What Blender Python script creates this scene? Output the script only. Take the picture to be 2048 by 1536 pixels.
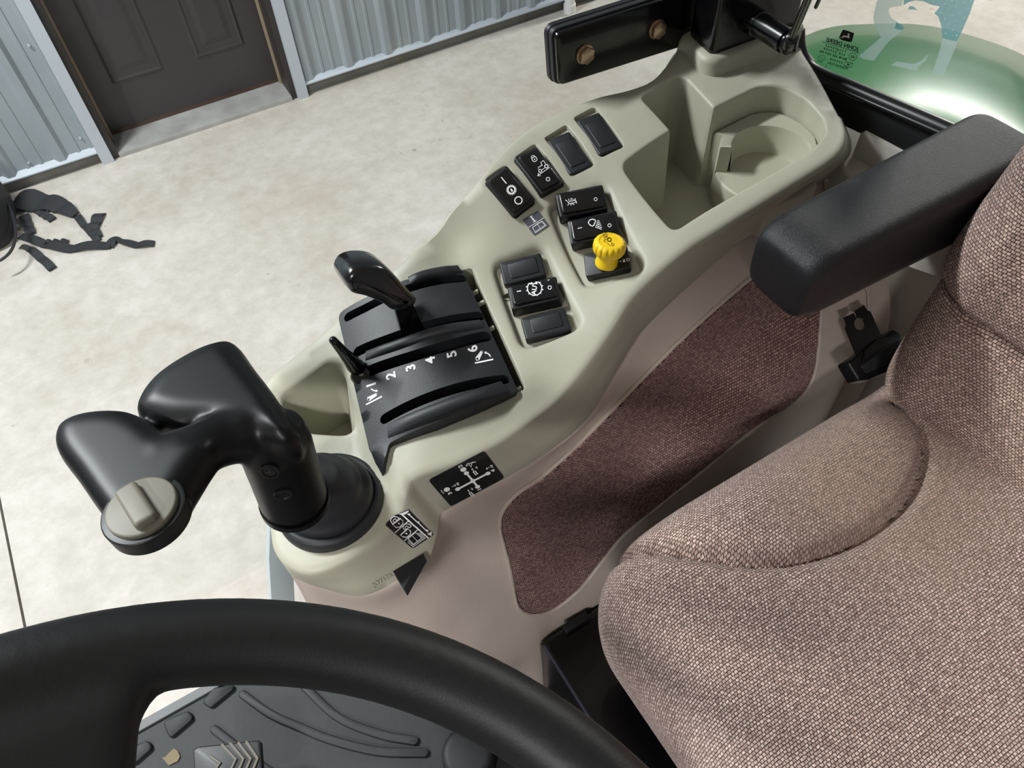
import bpy, bmesh, math, random
import numpy as np
from mathutils import Vector, Matrix, geometry
random.seed(3)
for o in list(bpy.data.objects): bpy.data.objects.remove(o)
SC = bpy.context.scene
COL = SC.collection

# ------------------------------------------------------------------ camera, world, lights, exposure
F = 1500.0                                   # focal length in pixels of the 2048 x 1536 frame
H = 2.15                                     # camera height above the workshop floor
RC = np.array([[0.85452459, -0.42558221, 0.2977709],     # world X (tractor rear) in camera axes right/down/forward
               [-0.51842251, -0.66347633, 0.53947869],   # world Y (tractor right side, towards the wall)
               [-0.03202859, -0.61536894, -0.78758824]]) # world Z
cam = bpy.data.cameras.new('camera'); camo = bpy.data.objects.new('camera', cam); COL.objects.link(camo)
M = Matrix.Identity(4)
for i in range(3):
    M[i][0] = RC[i][0]; M[i][1] = -RC[i][1]; M[i][2] = -RC[i][2]
M[2][3] = H
camo.matrix_world = M
cam.sensor_width = 36; cam.lens = F / 2048 * 36; cam.clip_start = 0.02
SC.camera = camo
w = bpy.data.worlds.new('world'); SC.world = w; w.use_nodes = True
w.node_tree.nodes['Background'].inputs[0].default_value = (0.93, 0.96, 1.0, 1)
w.node_tree.nodes['Background'].inputs[1].default_value = 0.22
def area_light(name, loc, target, sx, sy, power, col=(1, 1, 1)):
    l = bpy.data.lights.new(name, 'AREA'); l.shape = 'RECTANGLE'; l.size = sx; l.size_y = sy; l.energy = power; l.color = col
    o = bpy.data.objects.new(name, l); COL.objects.link(o); o.location = loc
    d = Vector(target) - Vector(loc); o.rotation_euler = d.to_track_quat('-Z', 'Y').to_euler(); return o
area_light('shop_light', (-1.6, 2.4, 4.3), (-1.5, 2.0, 0), 1.2, 0.25, 250, (0.95, 0.975, 1.0))
area_light('shop_light', (7.0, 3.3, 4.3), (6.8, 3.0, 0), 1.2, 0.25, 380, (1.0, 0.96, 0.91))
area_light('shop_light', (-2.6, -2.0, 4.3), (-1.6, -1.2, 0), 1.2, 0.25, 200, (1.0, 0.97, 0.96))
vs = SC.view_settings
vs.view_transform = 'Standard'; vs.look = 'None'; vs.gamma = 1; vs.use_curve_mapping = False
vs.exposure = 0.0

# ------------------------------------------------------------------ pixel -> place helpers
CAM = np.array([0, 0, H])
def ray(px, py): return RC @ np.array([px - 1024., py - 768., F])
def P(px, py, dz):                                       # on the level dz below the camera
    r = ray(px, py); return r * (-dz / r[2]) + CAM
def PY(px, py, y): r = ray(px, py); return r * (y / r[1]) + CAM
def PX(px, py, x): r = ray(px, py); return r * (x / r[0]) + CAM
def PP(px, py, o, n):                                    # on a plane
    r = ray(px, py); o = np.array(o) - CAM; return r * (np.dot(o, n) / np.dot(r, n)) + CAM
def Z(x0, y0, s): return lambda a, b: (x0 + a / s, y0 + b / s)   # crop coordinates -> photo pixels

# ------------------------------------------------------------------ materials
def lin(c):
    return tuple(((v / 255 / 12.92) if v / 255 <= 0.04045 else ((v / 255 + 0.055) / 1.055) ** 2.4) for v in c) + (1,)
def mat(name, col, rough=0.5, metal=0.0, bump=None, var=None, spec=0.5, coat=0.0):
    m = bpy.data.materials.new(name); m.use_nodes = True; nt = m.node_tree; b = nt.nodes['Principled BSDF']
    b.inputs['Base Color'].default_value = lin(col); b.inputs['Roughness'].default_value = rough
    b.inputs['Metallic'].default_value = metal; b.inputs['Specular IOR Level'].default_value = spec
    b.inputs['Coat Weight'].default_value = coat
    tc = nt.nodes.new('ShaderNodeTexCoord')
    if var:                                              # (scale, second colour, amount)
        n = nt.nodes.new('ShaderNodeTexNoise'); n.inputs['Scale'].default_value = var[0]; n.inputs['Detail'].default_value = 5
        nt.links.new(tc.outputs['Object'], n.inputs['Vector'])
        r = nt.nodes.new('ShaderNodeValToRGB'); r.color_ramp.elements[0].position = 0.35; r.color_ramp.elements[1].position = 0.7
        r.color_ramp.elements[0].color = lin(col); r.color_ramp.elements[1].color = lin(var[1])
        nt.links.new(n.outputs['Fac'], r.inputs['Fac']); nt.links.new(r.outputs['Color'], b.inputs['Base Color'])
    if bump:                                             # (scale, strength)
        n = nt.nodes.new('ShaderNodeTexNoise'); n.inputs['Scale'].default_value = bump[0]; n.inputs['Detail'].default_value = 3
        nt.links.new(tc.outputs['Object'], n.inputs['Vector'])
        bp = nt.nodes.new('ShaderNodeBump'); bp.inputs['Strength'].default_value = bump[1]; bp.inputs['Distance'].default_value = 0.001
        nt.links.new(n.outputs['Fac'], bp.inputs['Height']); nt.links.new(bp.outputs['Normal'], b.inputs['Normal'])
    return m
M_SHELL = mat('shell_plastic', (174, 172, 155), 0.5, bump=(1400, 0.10), var=(7, (170, 167, 150), 1))
M_TRIM = mat('trim_plastic', (192, 178, 167), 0.6, bump=(500, 0.25))
M_REAR = mat('rear_trim', (190, 185, 175), 0.6, bump=(500, 0.2))
M_BLK = mat('black_plastic', (17, 18, 20), 0.42, bump=(1500, 0.1))
M_COVER = mat('charcoal_plastic', (28, 30, 34), 0.5, bump=(900, 0.15), var=(60, (34, 36, 39), 1))
M_GLOSS = mat('gloss_black', (14, 14, 17), 0.22, coat=0.3)
M_GRIP = mat('grip_black', (9, 9, 11), 0.40, spec=0.30)
M_PAINT = mat('black_paint', (6, 6, 8), 0.22, coat=0.2)
M_RUB = mat('rubber', (32, 34, 38), 0.55, bump=(300, 0.05))
M_SEAL = mat('seal_rubber', (18, 18, 20), 0.35)
M_WHEEL = mat('wheel_rubber', (9, 9, 11), 0.5, bump=(900, 0.08))
M_ARM = mat('armrest_skin', (24, 24, 28), 0.40, bump=(1300, 0.55), spec=0.5)
M_DIAL = mat('dial_plastic', (120, 116, 103), 0.5)
M_YEL = mat('yellow_plastic', (250, 208, 30), 0.4)
M_INK = mat('white_ink', (252, 252, 252), 0.5)
M_INKD = mat('dark_ink', (14, 14, 12), 0.5)
M_DECAL = mat('decal_black', (12, 12, 13), 0.35)
M_DECALG = mat('decal_grey', (82, 86, 95), 0.4)
M_ZINC = mat('zinc_bolt', (190, 165, 140), 0.3, metal=0.9)
M_MAT = mat('floor_mat_rubber', (27, 29, 31), 0.6, bump=(120, 0.15), var=(20, (33, 34, 36), 1))
M_STEEL = mat('wall_steel', (154, 163, 168), 0.45, var=(3, (145, 155, 161), 1))
M_WTRIM = mat('wall_trim', (182, 190, 198), 0.4)
M_BASE = mat('base_board', (120, 118, 112), 0.7, var=(6, (96, 94, 90), 1))
M_DOOR = mat('door_paint', (50, 47, 49), 0.4)
M_JAMB = mat('door_jamb', (42, 38, 36), 0.5)
M_THR = mat('threshold_metal', (176, 175, 172), 0.5, metal=0.2, var=(9, (150, 148, 144), 1))
M_GREEN = mat('green_paint', (34, 112, 52), 0.3, coat=0.12)
M_BAG = mat('bag_fabric', (24, 25, 28), 0.8, bump=(200, 0.3))
M_WEB = mat('webbing', (34, 37, 40), 0.75, bump=(400, 0.3))
M_WHITE = mat('white_pvc', (225, 225, 222), 0.4)
M_GREY = mat('grey_frame', (178, 190, 192), 0.45)
M_METAL = mat('bright_metal', (150, 150, 150), 0.25, metal=1.0)

def concrete():
    m = bpy.data.materials.new('concrete'); m.use_nodes = True; nt = m.node_tree; b = nt.nodes['Principled BSDF']
    N = nt.nodes.new; L = nt.links.new
    tc = N('ShaderNodeTexCoord')
    def noise(s, d=6, r=0.6):
        n = N('ShaderNodeTexNoise'); n.inputs['Scale'].default_value = s; n.inputs['Detail'].default_value = d; n.inputs['Roughness'].default_value = r
        L(tc.outputs['Object'], n.inputs['Vector']); return n.outputs['Fac']
    def ramp(f, p0, c0, p1, c1):
        r = N('ShaderNodeValToRGB'); e = r.color_ramp.elements; e[0].position = p0; e[1].position = p1; e[0].color = c0; e[1].color = c1
        L(f, r.inputs['Fac']); return r.outputs['Color']
    def mix(fac, a, c, mode='MIX'):
        x = N('ShaderNodeMix'); x.data_type = 'RGBA'; x.blend_type = mode
        if isinstance(fac, float): x.inputs[0].default_value = fac
        else: L(fac, x.inputs[0])
        L(a, x.inputs[6]); L(c, x.inputs[7]) if not isinstance(c, tuple) else setattr(x.inputs[7], 'default_value', c)
        return x.outputs[2]
    base = ramp(noise(1.3), 0.35, lin((186, 179, 168)), 0.70, lin((208, 204, 199)))
    fine = ramp(noise(13, 8, 0.75), 0.3, lin((198, 190, 178)), 0.7, (1, 1, 1, 1))
    c = mix(0.55, base, fine, 'MULTIPLY')
    spots = ramp(noise(17, 3, 0.5), 0.66, (0, 0, 0, 1), 0.73, (1, 1, 1, 1))
    gate = ramp(noise(1.1, 2, 0.5), 0.5, (0, 0, 0, 1), 0.62, (1, 1, 1, 1))
    sp = N('ShaderNodeMath'); sp.operation = 'MULTIPLY'; L(spots, sp.inputs[0]); L(gate, sp.inputs[1])
    sp2 = N('ShaderNodeMath'); sp2.operation = 'MULTIPLY'; L(sp.outputs[0], sp2.inputs[0]); sp2.inputs[1].default_value = 0.55
    c = mix(sp2.outputs[0], c, lin((120, 105, 88)))
    L(c, b.inputs['Base Color']); b.inputs['Roughness'].default_value = 0.5
    bp = N('ShaderNodeBump'); bp.inputs['Strength'].default_value = 0.15; bp.inputs['Distance'].default_value = 0.004
    L(noise(30, 4), bp.inputs['Height']); L(bp.outputs['Normal'], b.inputs['Normal'])
    return m
M_CONC = concrete()

def weave(name, light, light2, dark, cell, rowh, fuzz=None):
    m = bpy.data.materials.new(name); m.use_nodes = True; nt = m.node_tree; b = nt.nodes['Principled BSDF']
    N = nt.nodes.new; L = nt.links.new
    uv = N('ShaderNodeUVMap')
    nz = N('ShaderNodeTexNoise'); nz.inputs['Scale'].default_value = 300; L(uv.outputs[0], nz.inputs['Vector'])
    sub = N('ShaderNodeVectorMath'); sub.operation = 'SUBTRACT'; L(nz.outputs['Color'], sub.inputs[0]); sub.inputs[1].default_value = (0.5, 0.5, 0.5)
    sc = N('ShaderNodeVectorMath'); sc.operation = 'SCALE'; L(sub.outputs[0], sc.inputs[0]); sc.inputs['Scale'].default_value = 0.0016
    add = N('ShaderNodeVectorMath'); add.operation = 'ADD'; L(uv.outputs[0], add.inputs[0]); L(sc.outputs[0], add.inputs[1])
    mp = N('ShaderNodeVectorMath'); mp.operation = 'SCALE'; L(add.outputs[0], mp.inputs[0]); mp.inputs['Scale'].default_value = 1 / cell
    br = N('ShaderNodeTexBrick'); L(mp.outputs[0], br.inputs['Vector'])
    br.inputs['Scale'].default_value = 1; br.inputs['Brick Width'].default_value = 1; br.inputs['Row Height'].default_value = rowh
    br.inputs['Mortar Size'].default_value = 0.15; br.inputs['Mortar Smooth'].default_value = 1.0; br.inputs['Bias'].default_value = -0.1
    br.inputs['Color1'].default_value = lin(light); br.inputs['Color2'].default_value = lin(light2); br.inputs['Mortar'].default_value = lin(dark)
    # the thread tone wanders from yarn to yarn
    n2 = N('ShaderNodeTexNoise'); n2.inputs['Scale'].default_value = 420; n2.inputs['Detail'].default_value = 2; L(uv.outputs[0], n2.inputs['Vector'])
    rr = N('ShaderNodeMapRange'); L(n2.outputs['Fac'], rr.inputs[0]); rr.inputs[1].default_value = 0.3; rr.inputs[2].default_value = 0.7; rr.inputs[3].default_value = 0.55; rr.inputs[4].default_value = 1.3
    mu = N('ShaderNodeVectorMath'); mu.operation = 'SCALE'; L(br.outputs['Color'], mu.inputs[0]); L(rr.outputs[0], mu.inputs['Scale'])
    out = mu.outputs[0]
    if fuzz:                                             # pilled, worn nap: (u, v, radius, colour)
        ds = N('ShaderNodeVectorMath'); ds.operation = 'DISTANCE'; L(uv.outputs[0], ds.inputs[0]); ds.inputs[1].default_value = (fuzz[0], fuzz[1], 0)
        n3 = N('ShaderNodeTexNoise'); n3.inputs['Scale'].default_value = 35; n3.inputs['Detail'].default_value = 6; L(uv.outputs[0], n3.inputs['Vector'])
        ad = N('ShaderNodeMath'); ad.operation = 'MULTIPLY_ADD'; L(n3.outputs['Fac'], ad.inputs[0]); ad.inputs[1].default_value = 0.09; L(ds.outputs['Value'], ad.inputs[2])
        mr = N('ShaderNodeMapRange'); L(ad.outputs[0], mr.inputs[0]); mr.inputs[1].default_value = fuzz[2] + 0.045; mr.inputs[2].default_value = fuzz[2] * 0.45 + 0.045; mr.inputs[3].default_value = 0; mr.inputs[4].default_value = 0.7
        n4 = N('ShaderNodeTexNoise'); n4.inputs['Scale'].default_value = 260; n4.inputs['Detail'].default_value = 6; n4.inputs['Distortion'].default_value = 2; L(uv.outputs[0], n4.inputs['Vector'])
        rp = N('ShaderNodeValToRGB'); e = rp.color_ramp.elements; e[0].position = 0.35; e[1].position = 0.72
        e[0].color = lin(tuple(int(v * 0.68) for v in fuzz[3])); e[1].color = lin(tuple(min(255, int(v * 1.2)) for v in fuzz[3])); L(n4.outputs['Fac'], rp.inputs['Fac'])
        mx = N('ShaderNodeMix'); mx.data_type = 'RGBA'; L(mr.outputs[0], mx.inputs[0]); L(out, mx.inputs[6]); L(rp.outputs['Color'], mx.inputs[7]); out = mx.outputs[2]
    L(out, b.inputs['Base Color']); b.inputs['Roughness'].default_value = 0.9; b.inputs['Specular IOR Level'].default_value = 0.25
    b.inputs['Sheen Weight'].default_value = 0.15
    bp = N('ShaderNodeBump'); bp.inputs['Strength'].default_value = 0.75; bp.inputs['Distance'].default_value = 0.0012; bp.invert = True
    L(br.outputs['Fac'], bp.inputs['Height']); L(bp.outputs['Normal'], b.inputs['Normal'])
    return m
M_SEAT = weave('seat_cloth', (202, 177, 166), (158, 131, 121), (50, 34, 30), 0.0032, 0.8, fuzz=(0.47, 0.165, 0.15, (150, 128, 114)))
M_BACK = weave('back_cloth', (205, 176, 162), (160, 130, 120), (52, 35, 31), 0.0035, 0.8)
M_INSERT = weave('insert_cloth', (180, 142, 134), (128, 94, 90), (44, 27, 26), 0.0032, 0.8)

def glass_mat(name, tint=(1, 1, 1), haze=0.0):
    m = bpy.data.materials.new(name); m.use_nodes = True; nt = m.node_tree; nt.nodes.remove(nt.nodes['Principled BSDF'])
    N = nt.nodes.new; L = nt.links.new; out = nt.nodes['Material Output']
    t = N('ShaderNodeBsdfTransparent'); t.inputs[0].default_value = tint + (1,)
    g = N('ShaderNodeBsdfGlossy'); g.inputs['Roughness'].default_value = 0.02
    lw = N('ShaderNodeLayerWeight'); lw.inputs[0].default_value = 0.5
    pw = N('ShaderNodeMath'); pw.operation = 'POWER'; L(lw.outputs['Facing'], pw.inputs[0]); pw.inputs[1].default_value = 4.0
    fr = N('ShaderNodeMath'); fr.operation = 'MULTIPLY_ADD'; L(pw.outputs[0], fr.inputs[0]); fr.inputs[1].default_value = 0.25; fr.inputs[2].default_value = 0.012
    mx = N('ShaderNodeMixShader'); L(fr.outputs[0], mx.inputs[0]); L(t.outputs[0], mx.inputs[1]); L(g.outputs[0], mx.inputs[2])
    L(mx.outputs[0], out.inputs[0]); return m
M_GLASS = glass_mat('cab_glass', (0.97, 0.985, 0.98))
def film_mat(name, col, alpha):                           # thin vinyl that lets daylight glow through
    m = bpy.data.materials.new(name); m.use_nodes = True; nt = m.node_tree; nt.nodes.remove(nt.nodes['Principled BSDF']); N = nt.nodes.new; L = nt.links.new
    d = N('ShaderNodeBsdfDiffuse'); d.inputs[0].default_value = lin(col); t = N('ShaderNodeBsdfTranslucent'); t.inputs[0].default_value = lin(col); p = N('ShaderNodeBsdfTransparent')
    m1 = N('ShaderNodeMixShader'); m1.inputs[0].default_value = 0.6; L(d.outputs[0], m1.inputs[1]); L(t.outputs[0], m1.inputs[2])
    m2 = N('ShaderNodeMixShader'); m2.inputs[0].default_value = alpha; L(p.outputs[0], m2.inputs[1]); L(m1.outputs[0], m2.inputs[2]); L(m2.outputs[0], nt.nodes['Material Output'].inputs[0]); return m
M_FILM1 = film_mat('sticker_pale', (205, 232, 228), 0.72)
M_FILM2 = film_mat('sticker_teal', (130, 190, 196), 0.85)
M_FILM3 = film_mat('sticker_star', (225, 248, 246), 1.0)

# ------------------------------------------------------------------ mesh helpers
def link(name, me, m, parent=None, smooth=40):
    if m: me.materials.append(m)
    if smooth:
        me.polygons.foreach_set('use_smooth', [True] * len(me.polygons)); me.set_sharp_from_angle(angle=math.radians(smooth))
    o = bpy.data.objects.new(name, me); COL.objects.link(o)
    if parent:
        o.parent = parent; o.matrix_parent_inverse = PINV[parent.name]
    return o
PINV = {}
def thing(name, label, cat, loc=(0, 0, 0), group=None, kind=None):
    o = bpy.data.objects.new(name, None); COL.objects.link(o); o.location = loc; o.empty_display_size = 0.02
    if label: o['label'] = label
    if cat: o['category'] = cat
    if group: o['group'] = group
    if kind: o['kind'] = kind
    PINV[o.name] = Matrix.Translation(-Vector(loc)); return o
def tag(o, label=None, cat=None, group=None, kind=None):
    for k, v in (('label', label), ('category', cat), ('group', group), ('kind', kind)):
        if v: o[k] = v
    return o
def sub_of(o):                                           # a mesh part becomes a parent of sub-parts
    PINV[o.name] = (Matrix(o.parent.matrix_basis) @ o.matrix_parent_inverse).inverted() if o.parent else Matrix.Identity(4)
    return o
class MB:
    def __init__(s): s.v = []; s.f = []; s.uv = None
    def add(s, vs, fs):
        k = len(s.v); s.v += [tuple(map(float, p)) for p in vs]; s.f += [tuple(i + k for i in f) for f in fs]; return s
    def loft(s, rows, closed=False, cap0=False, cap1=False):
        n = len(rows[0]); vs = [p for r in rows for p in r]; fs = []
        for j in range(len(rows) - 1):
            for i in range(n if closed else n - 1):
                a = j * n + i; b = j * n + (i + 1) % n; fs.append((a, b, b + n, a + n))
        if cap0: fs.append(tuple(range(n))[::-1])
        if cap1: fs.append(tuple(range((len(rows) - 1) * n, len(rows) * n)))
        return s.add(vs, fs)
    def tube(s, pts, r, n=12, cap=True):
        pts = [Vector(p) for p in pts]; rows = []; r = r if hasattr(r, '__len__') else [r] * len(pts)
        t0 = (pts[1] - pts[0]).normalized(); up = t0.orthogonal().normalized()
        for i, p in enumerate(pts):
            t = (pts[min(i + 1, len(pts) - 1)] - pts[max(i - 1, 0)]).normalized()
            up = (up - t * up.dot(t)).normalized(); bi = t.cross(up)
            rows.append([p + (up * math.cos(a) + bi * math.sin(a)) * r[i] for a in np.linspace(0, 2 * math.pi, n, endpoint=False)])
        return s.loft(rows, True, cap, cap)
    def box(s, a, b):
        (x0, y0, z0), (x1, y1, z1) = a, b
        vs = [(x, y, z) for z in (z0, z1) for x, y in ((x0, y0), (x1, y0), (x1, y1), (x0, y1))]
        return s.add(vs, [(3, 2, 1, 0), (4, 5, 6, 7), (0, 1, 5, 4), (1, 2, 6, 5), (2, 3, 7, 6), (3, 0, 4, 7)])
    def mesh(s, name, merge=0):
        me = bpy.data.meshes.new(name); me.from_pydata(s.v, [], s.f); me.update()
        bm = bmesh.new(); bm.from_mesh(me)
        if merge: bmesh.ops.remove_doubles(bm, verts=bm.verts, dist=merge)
        bmesh.ops.recalc_face_normals(bm, faces=bm.faces); bm.to_mesh(me); bm.free(); return me
    def build(s, name, m, parent=None, smooth=40, merge=0):
        return link(name, s.mesh(name, merge), m, parent, smooth)
def obj_pts(name, vs, fs, m, parent=None, smooth=40, uv=None):
    me = bpy.data.meshes.new(name); me.from_pydata([tuple(map(float, v)) for v in vs], [], fs); me.update()
    if uv is not None:
        l = me.uv_layers.new(name='UVMap')
        for lp in me.loops: l.data[lp.index].uv = uv[lp.vertex_index]
    return link(name, me, m, parent, smooth)
def catmull(pts, n, closed=False):
    pts = [np.array(p, float) for p in pts]; k = len(pts)
    idx = range(k if closed else k - 1); out = []
    per = max(1, n // len(idx))
    g = (lambda i: pts[i % k]) if closed else (lambda i: pts[min(max(i, 0), k - 1)] if 0 <= i < k else (2 * pts[0] - pts[1] if i < 0 else 2 * pts[-1] - pts[-2]))
    for i in idx:
        p0, p1, p2, p3 = g(i - 1), g(i), g(i + 1), g(i + 2)
        for t in np.linspace(0, 1, per, endpoint=False):
            out.append(0.5 * (2 * p1 + (p2 - p0) * t + (2 * p0 - 5 * p1 + 4 * p2 - p3) * t * t + (3 * p1 - p0 - 3 * p2 + p3) * t ** 3))
    if not closed: out.append(pts[-1])
    return out
def resample(pts, n, closed=False):
    p = np.array(pts, float)
    if closed: p = np.vstack([p, p[:1]])
    d = np.r_[0, np.cumsum(np.linalg.norm(np.diff(p, axis=0), axis=1))]
    t = np.linspace(0, d[-1], n, endpoint=not closed)
    return np.stack([np.interp(t, d, p[:, k]) for k in range(p.shape[1])], 1)
def rounded(poly, r, seg=5):                             # rounded polygon in 2D; r one value or one per corner
    poly = [np.array(p, float) for p in poly]; out = []; n = len(poly)
    for i in range(n):
        ri = r[i] if hasattr(r, '__len__') else r
        a, p, b = poly[i - 1], poly[i], poly[(i + 1) % n]
        u = a - p; v = b - p; lu, lv = np.linalg.norm(u), np.linalg.norm(v); u /= lu; v /= lv
        ang = math.acos(max(-1, min(1, float(u @ v)))); d = min(ri / max(math.tan(ang / 2), 0.05), lu * 0.48, lv * 0.48)
        if ri <= 0 or ang > 3.05: out.append(p); continue
        A, B = p + u * d, p + v * d
        for t in np.linspace(0, 1, seg): out.append((1 - t) ** 2 * A + 2 * t * (1 - t) * p + t * t * B)
    return np.array(out)
def rrect(L, W, r, seg=5): return rounded([(-L / 2, -W / 2), (L / 2, -W / 2), (L / 2, W / 2), (-L / 2, W / 2)], r, seg)
def area2(p): x, y = p[:, 0], p[:, 1]; return 0.5 * np.sum(x * np.roll(y, -1) - np.roll(x, -1) * y)
def offset(p, d):                                        # + = outwards
    p = np.array(p, float)
    if area2(p) < 0: d = -d
    e = np.roll(p, -1, 0) - p; e /= np.maximum(np.linalg.norm(e, axis=1), 1e-9)[:, None]
    nrm = np.stack([e[:, 1], -e[:, 0]], 1); m = nrm + np.roll(nrm, 1, 0); l = np.linalg.norm(m, axis=1)[:, None]
    m = m / np.maximum(l, 0.4) ; m = m / np.maximum(np.linalg.norm(m, axis=1), 1e-6)[:, None]
    k = 1 / np.maximum(np.sum(m * nrm, 1), 0.5)
    return p + m * d * k[:, None]
def inside(pts, poly):
    pts = np.atleast_2d(pts); x, y = pts[:, 0], pts[:, 1]; c = np.zeros(len(pts), bool); q = np.roll(poly, -1, 0)
    for (x0, y0), (x1, y1) in zip(poly, q):
        if y0 == y1: continue
        k = ((y0 > y) != (y1 > y)) & (x < (x1 - x0) * (y - y0) / (y1 - y0) + x0); c ^= k
    return c
def segdist(pts, line, closed=False):
    pts = np.atleast_2d(pts); a = np.array(line, float); b = np.roll(a, -1, 0) if closed else a[1:]; a = a if closed else a[:-1]
    best = np.full(len(pts), 1e9)
    for p, q in zip(a, b):
        d = q - p; t = np.clip(((pts - p) @ d) / max(d @ d, 1e-12), 0, 1); best = np.minimum(best, np.linalg.norm(pts - p - t[:, None] * d, axis=1))
    return best
def cdt(outline, holes, step):                           # 2D sheet with holes -> verts, tris
    outline = np.array(outline); mn, mx = outline.min(0), outline.max(0)
    gx = np.arange(mn[0], mx[0], step); gy = np.arange(mn[1], mx[1], step * 0.866)
    g = np.array([(x + (step / 2 if j % 2 else 0), y) for j, y in enumerate(gy) for x in gx])
    k = inside(g, outline) & (segdist(g, outline, True) > step * 0.5)
    for h in holes: k &= ~inside(g, h) & (segdist(g, h, True) > step * 0.45)
    loops = [outline] + [np.array(h) for h in holes]; vs = []; es = []
    for lp in loops:
        b = len(vs); vs += [Vector(p) for p in lp]; es += [(b + i, b + (i + 1) % len(lp)) for i in range(len(lp))]
    vs += [Vector(p) for p in g[k]]
    r = geometry.delaunay_2d_cdt(vs, es, [], 0, 1e-7)
    v = np.array([tuple(p) for p in r[0]]); t = np.array(r[2]); c = v[t].mean(1)
    ok = inside(c, outline)
    for h in holes: ok &= ~inside(c, np.array(h))
    return v, [tuple(map(int, q)) for q in t[ok]]
class Fr:                                                # a local frame
    def __init__(s, o, u, v=None, n=None):
        s.o = np.array(o, float); s.u = np.array(u, float); s.u /= np.linalg.norm(s.u)
        if n is None: n = np.cross(s.u, v)
        n = np.array(n, float); n -= s.u * (n @ s.u); s.n = n / np.linalg.norm(n); s.v = np.cross(s.n, s.u)
    def __call__(s, a, b, c=0): return s.o + s.u * a + s.v * b + s.n * c
    def px(s, x, y, c=0): return PP(x, y, s.o + s.n * c, s.n)
    def uv(s, x, y): p = PP(x, y, s.o, s.n) - s.o; return (p @ s.u, p @ s.v)
def prism(mb, fr, poly, z0, z1, bev=0.0, seg=3, tilt=(0, 0), cap0=True, inset0=0.0):
    rows = []; top = lambda q, z: [fr(a, b, z + tilt[0] * a + tilt[1] * b) for a, b in q]
    rows.append([fr(a, b, z0) for a, b in (offset(poly, -inset0) if inset0 else poly)])
    if bev:
        for t in np.linspace(0, math.pi / 2, seg + 1): rows.append(top(offset(poly, -bev * (1 - math.cos(t))), z1 - bev + bev * math.sin(t)))
    else: rows.append(top(poly, z1))
    mb.loft(rows, True, cap0, True); return mb
def circle(r, n=32, c=(0, 0), a0=0): return np.array([(c[0] + r * math.cos(a0 + 2 * math.pi * i / n), c[1] + r * math.sin(a0 + 2 * math.pi * i / n)) for i in range(n)])
def ribbon(mb, pts, wd, fn, closed=False, lift=0.0):     # flat line of width wd through 2D points; fn(a, b) -> 3D
    p = np.array(pts, float); n = len(p); L, R_ = [], []
    for i in range(n):
        a = p[(i - 1) % n] if (closed or i) else p[i]; b = p[(i + 1) % n] if (closed or i < n - 1) else p[i]
        t = b - a; t = t / max(np.linalg.norm(t), 1e-9); nn = np.array([-t[1], t[0]]); k = 1.0
        if 0 < i < n - 1 or closed:
            e = p[(i + 1) % n] - p[i]; e /= max(np.linalg.norm(e), 1e-9); k = 1 / max(abs(e @ t), 0.5)
        L.append(p[i] + nn * wd / 2 * k); R_.append(p[i] - nn * wd / 2 * k)
    vs = [fn(*q) for q in L] + [fn(*q) for q in R_]
    fs = [(i, (i + 1) % n, n + (i + 1) % n, n + i) for i in range(n if closed else n - 1)]
    mb.add(vs, fs)
def fillpoly(mb, pts, fn):
    t = geometry.tessellate_polygon([[Vector((q[0], q[1], 0)) for q in pts]]); mb.add([fn(*q) for q in pts], [tuple(x) for x in t])
def text_mesh(mb, body, centre, right, up, size, fn, bold=0.0):   # 2D lettering at centre with 2D right / up unit vectors
    cu = bpy.data.curves.new('lettering', 'FONT'); cu.body = body; cu.size = size; cu.align_x = 'CENTER'; cu.align_y = 'CENTER'; cu.offset = bold; cu.resolution_u = 4
    o = bpy.data.objects.new('lettering', cu); me = bpy.data.meshes.new_from_object(o)
    right = np.array(right, float); up = np.array(up, float)
    vs = [fn(*(np.array(centre) + right * v.co.x + up * v.co.y)) for v in me.vertices]
    mb.add(vs, [tuple(p.vertices) for p in me.polygons])
    bpy.data.objects.remove(o); bpy.data.curves.remove(cu); bpy.data.meshes.remove(me)
def remeshed(mb, name, m, parent, voxel, smooth_it, fac=0.5):
    me = mb.mesh(name + '_base'); t = bpy.data.objects.new('t', me); COL.objects.link(t)
    a = t.modifiers.new('r', 'REMESH'); a.mode = 'VOXEL'; a.voxel_size = voxel
    s = t.modifiers.new('s', 'SMOOTH'); s.iterations = smooth_it; s.factor = fac
    dg = bpy.context.evaluated_depsgraph_get(); dg.update()
    out = bpy.data.meshes.new_from_object(t.evaluated_get(dg)); out.name = name
    bpy.data.objects.remove(t); bpy.data.meshes.remove(me)
    return link(name, out, m, parent, 60)
from mathutils.bvhtree import BVHTree
def proj(p):
    c = RC.T @ (np.array(p, float) - CAM); return np.array([c[0] / c[2] * F + 1024, c[1] / c[2] * F + 768])
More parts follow.
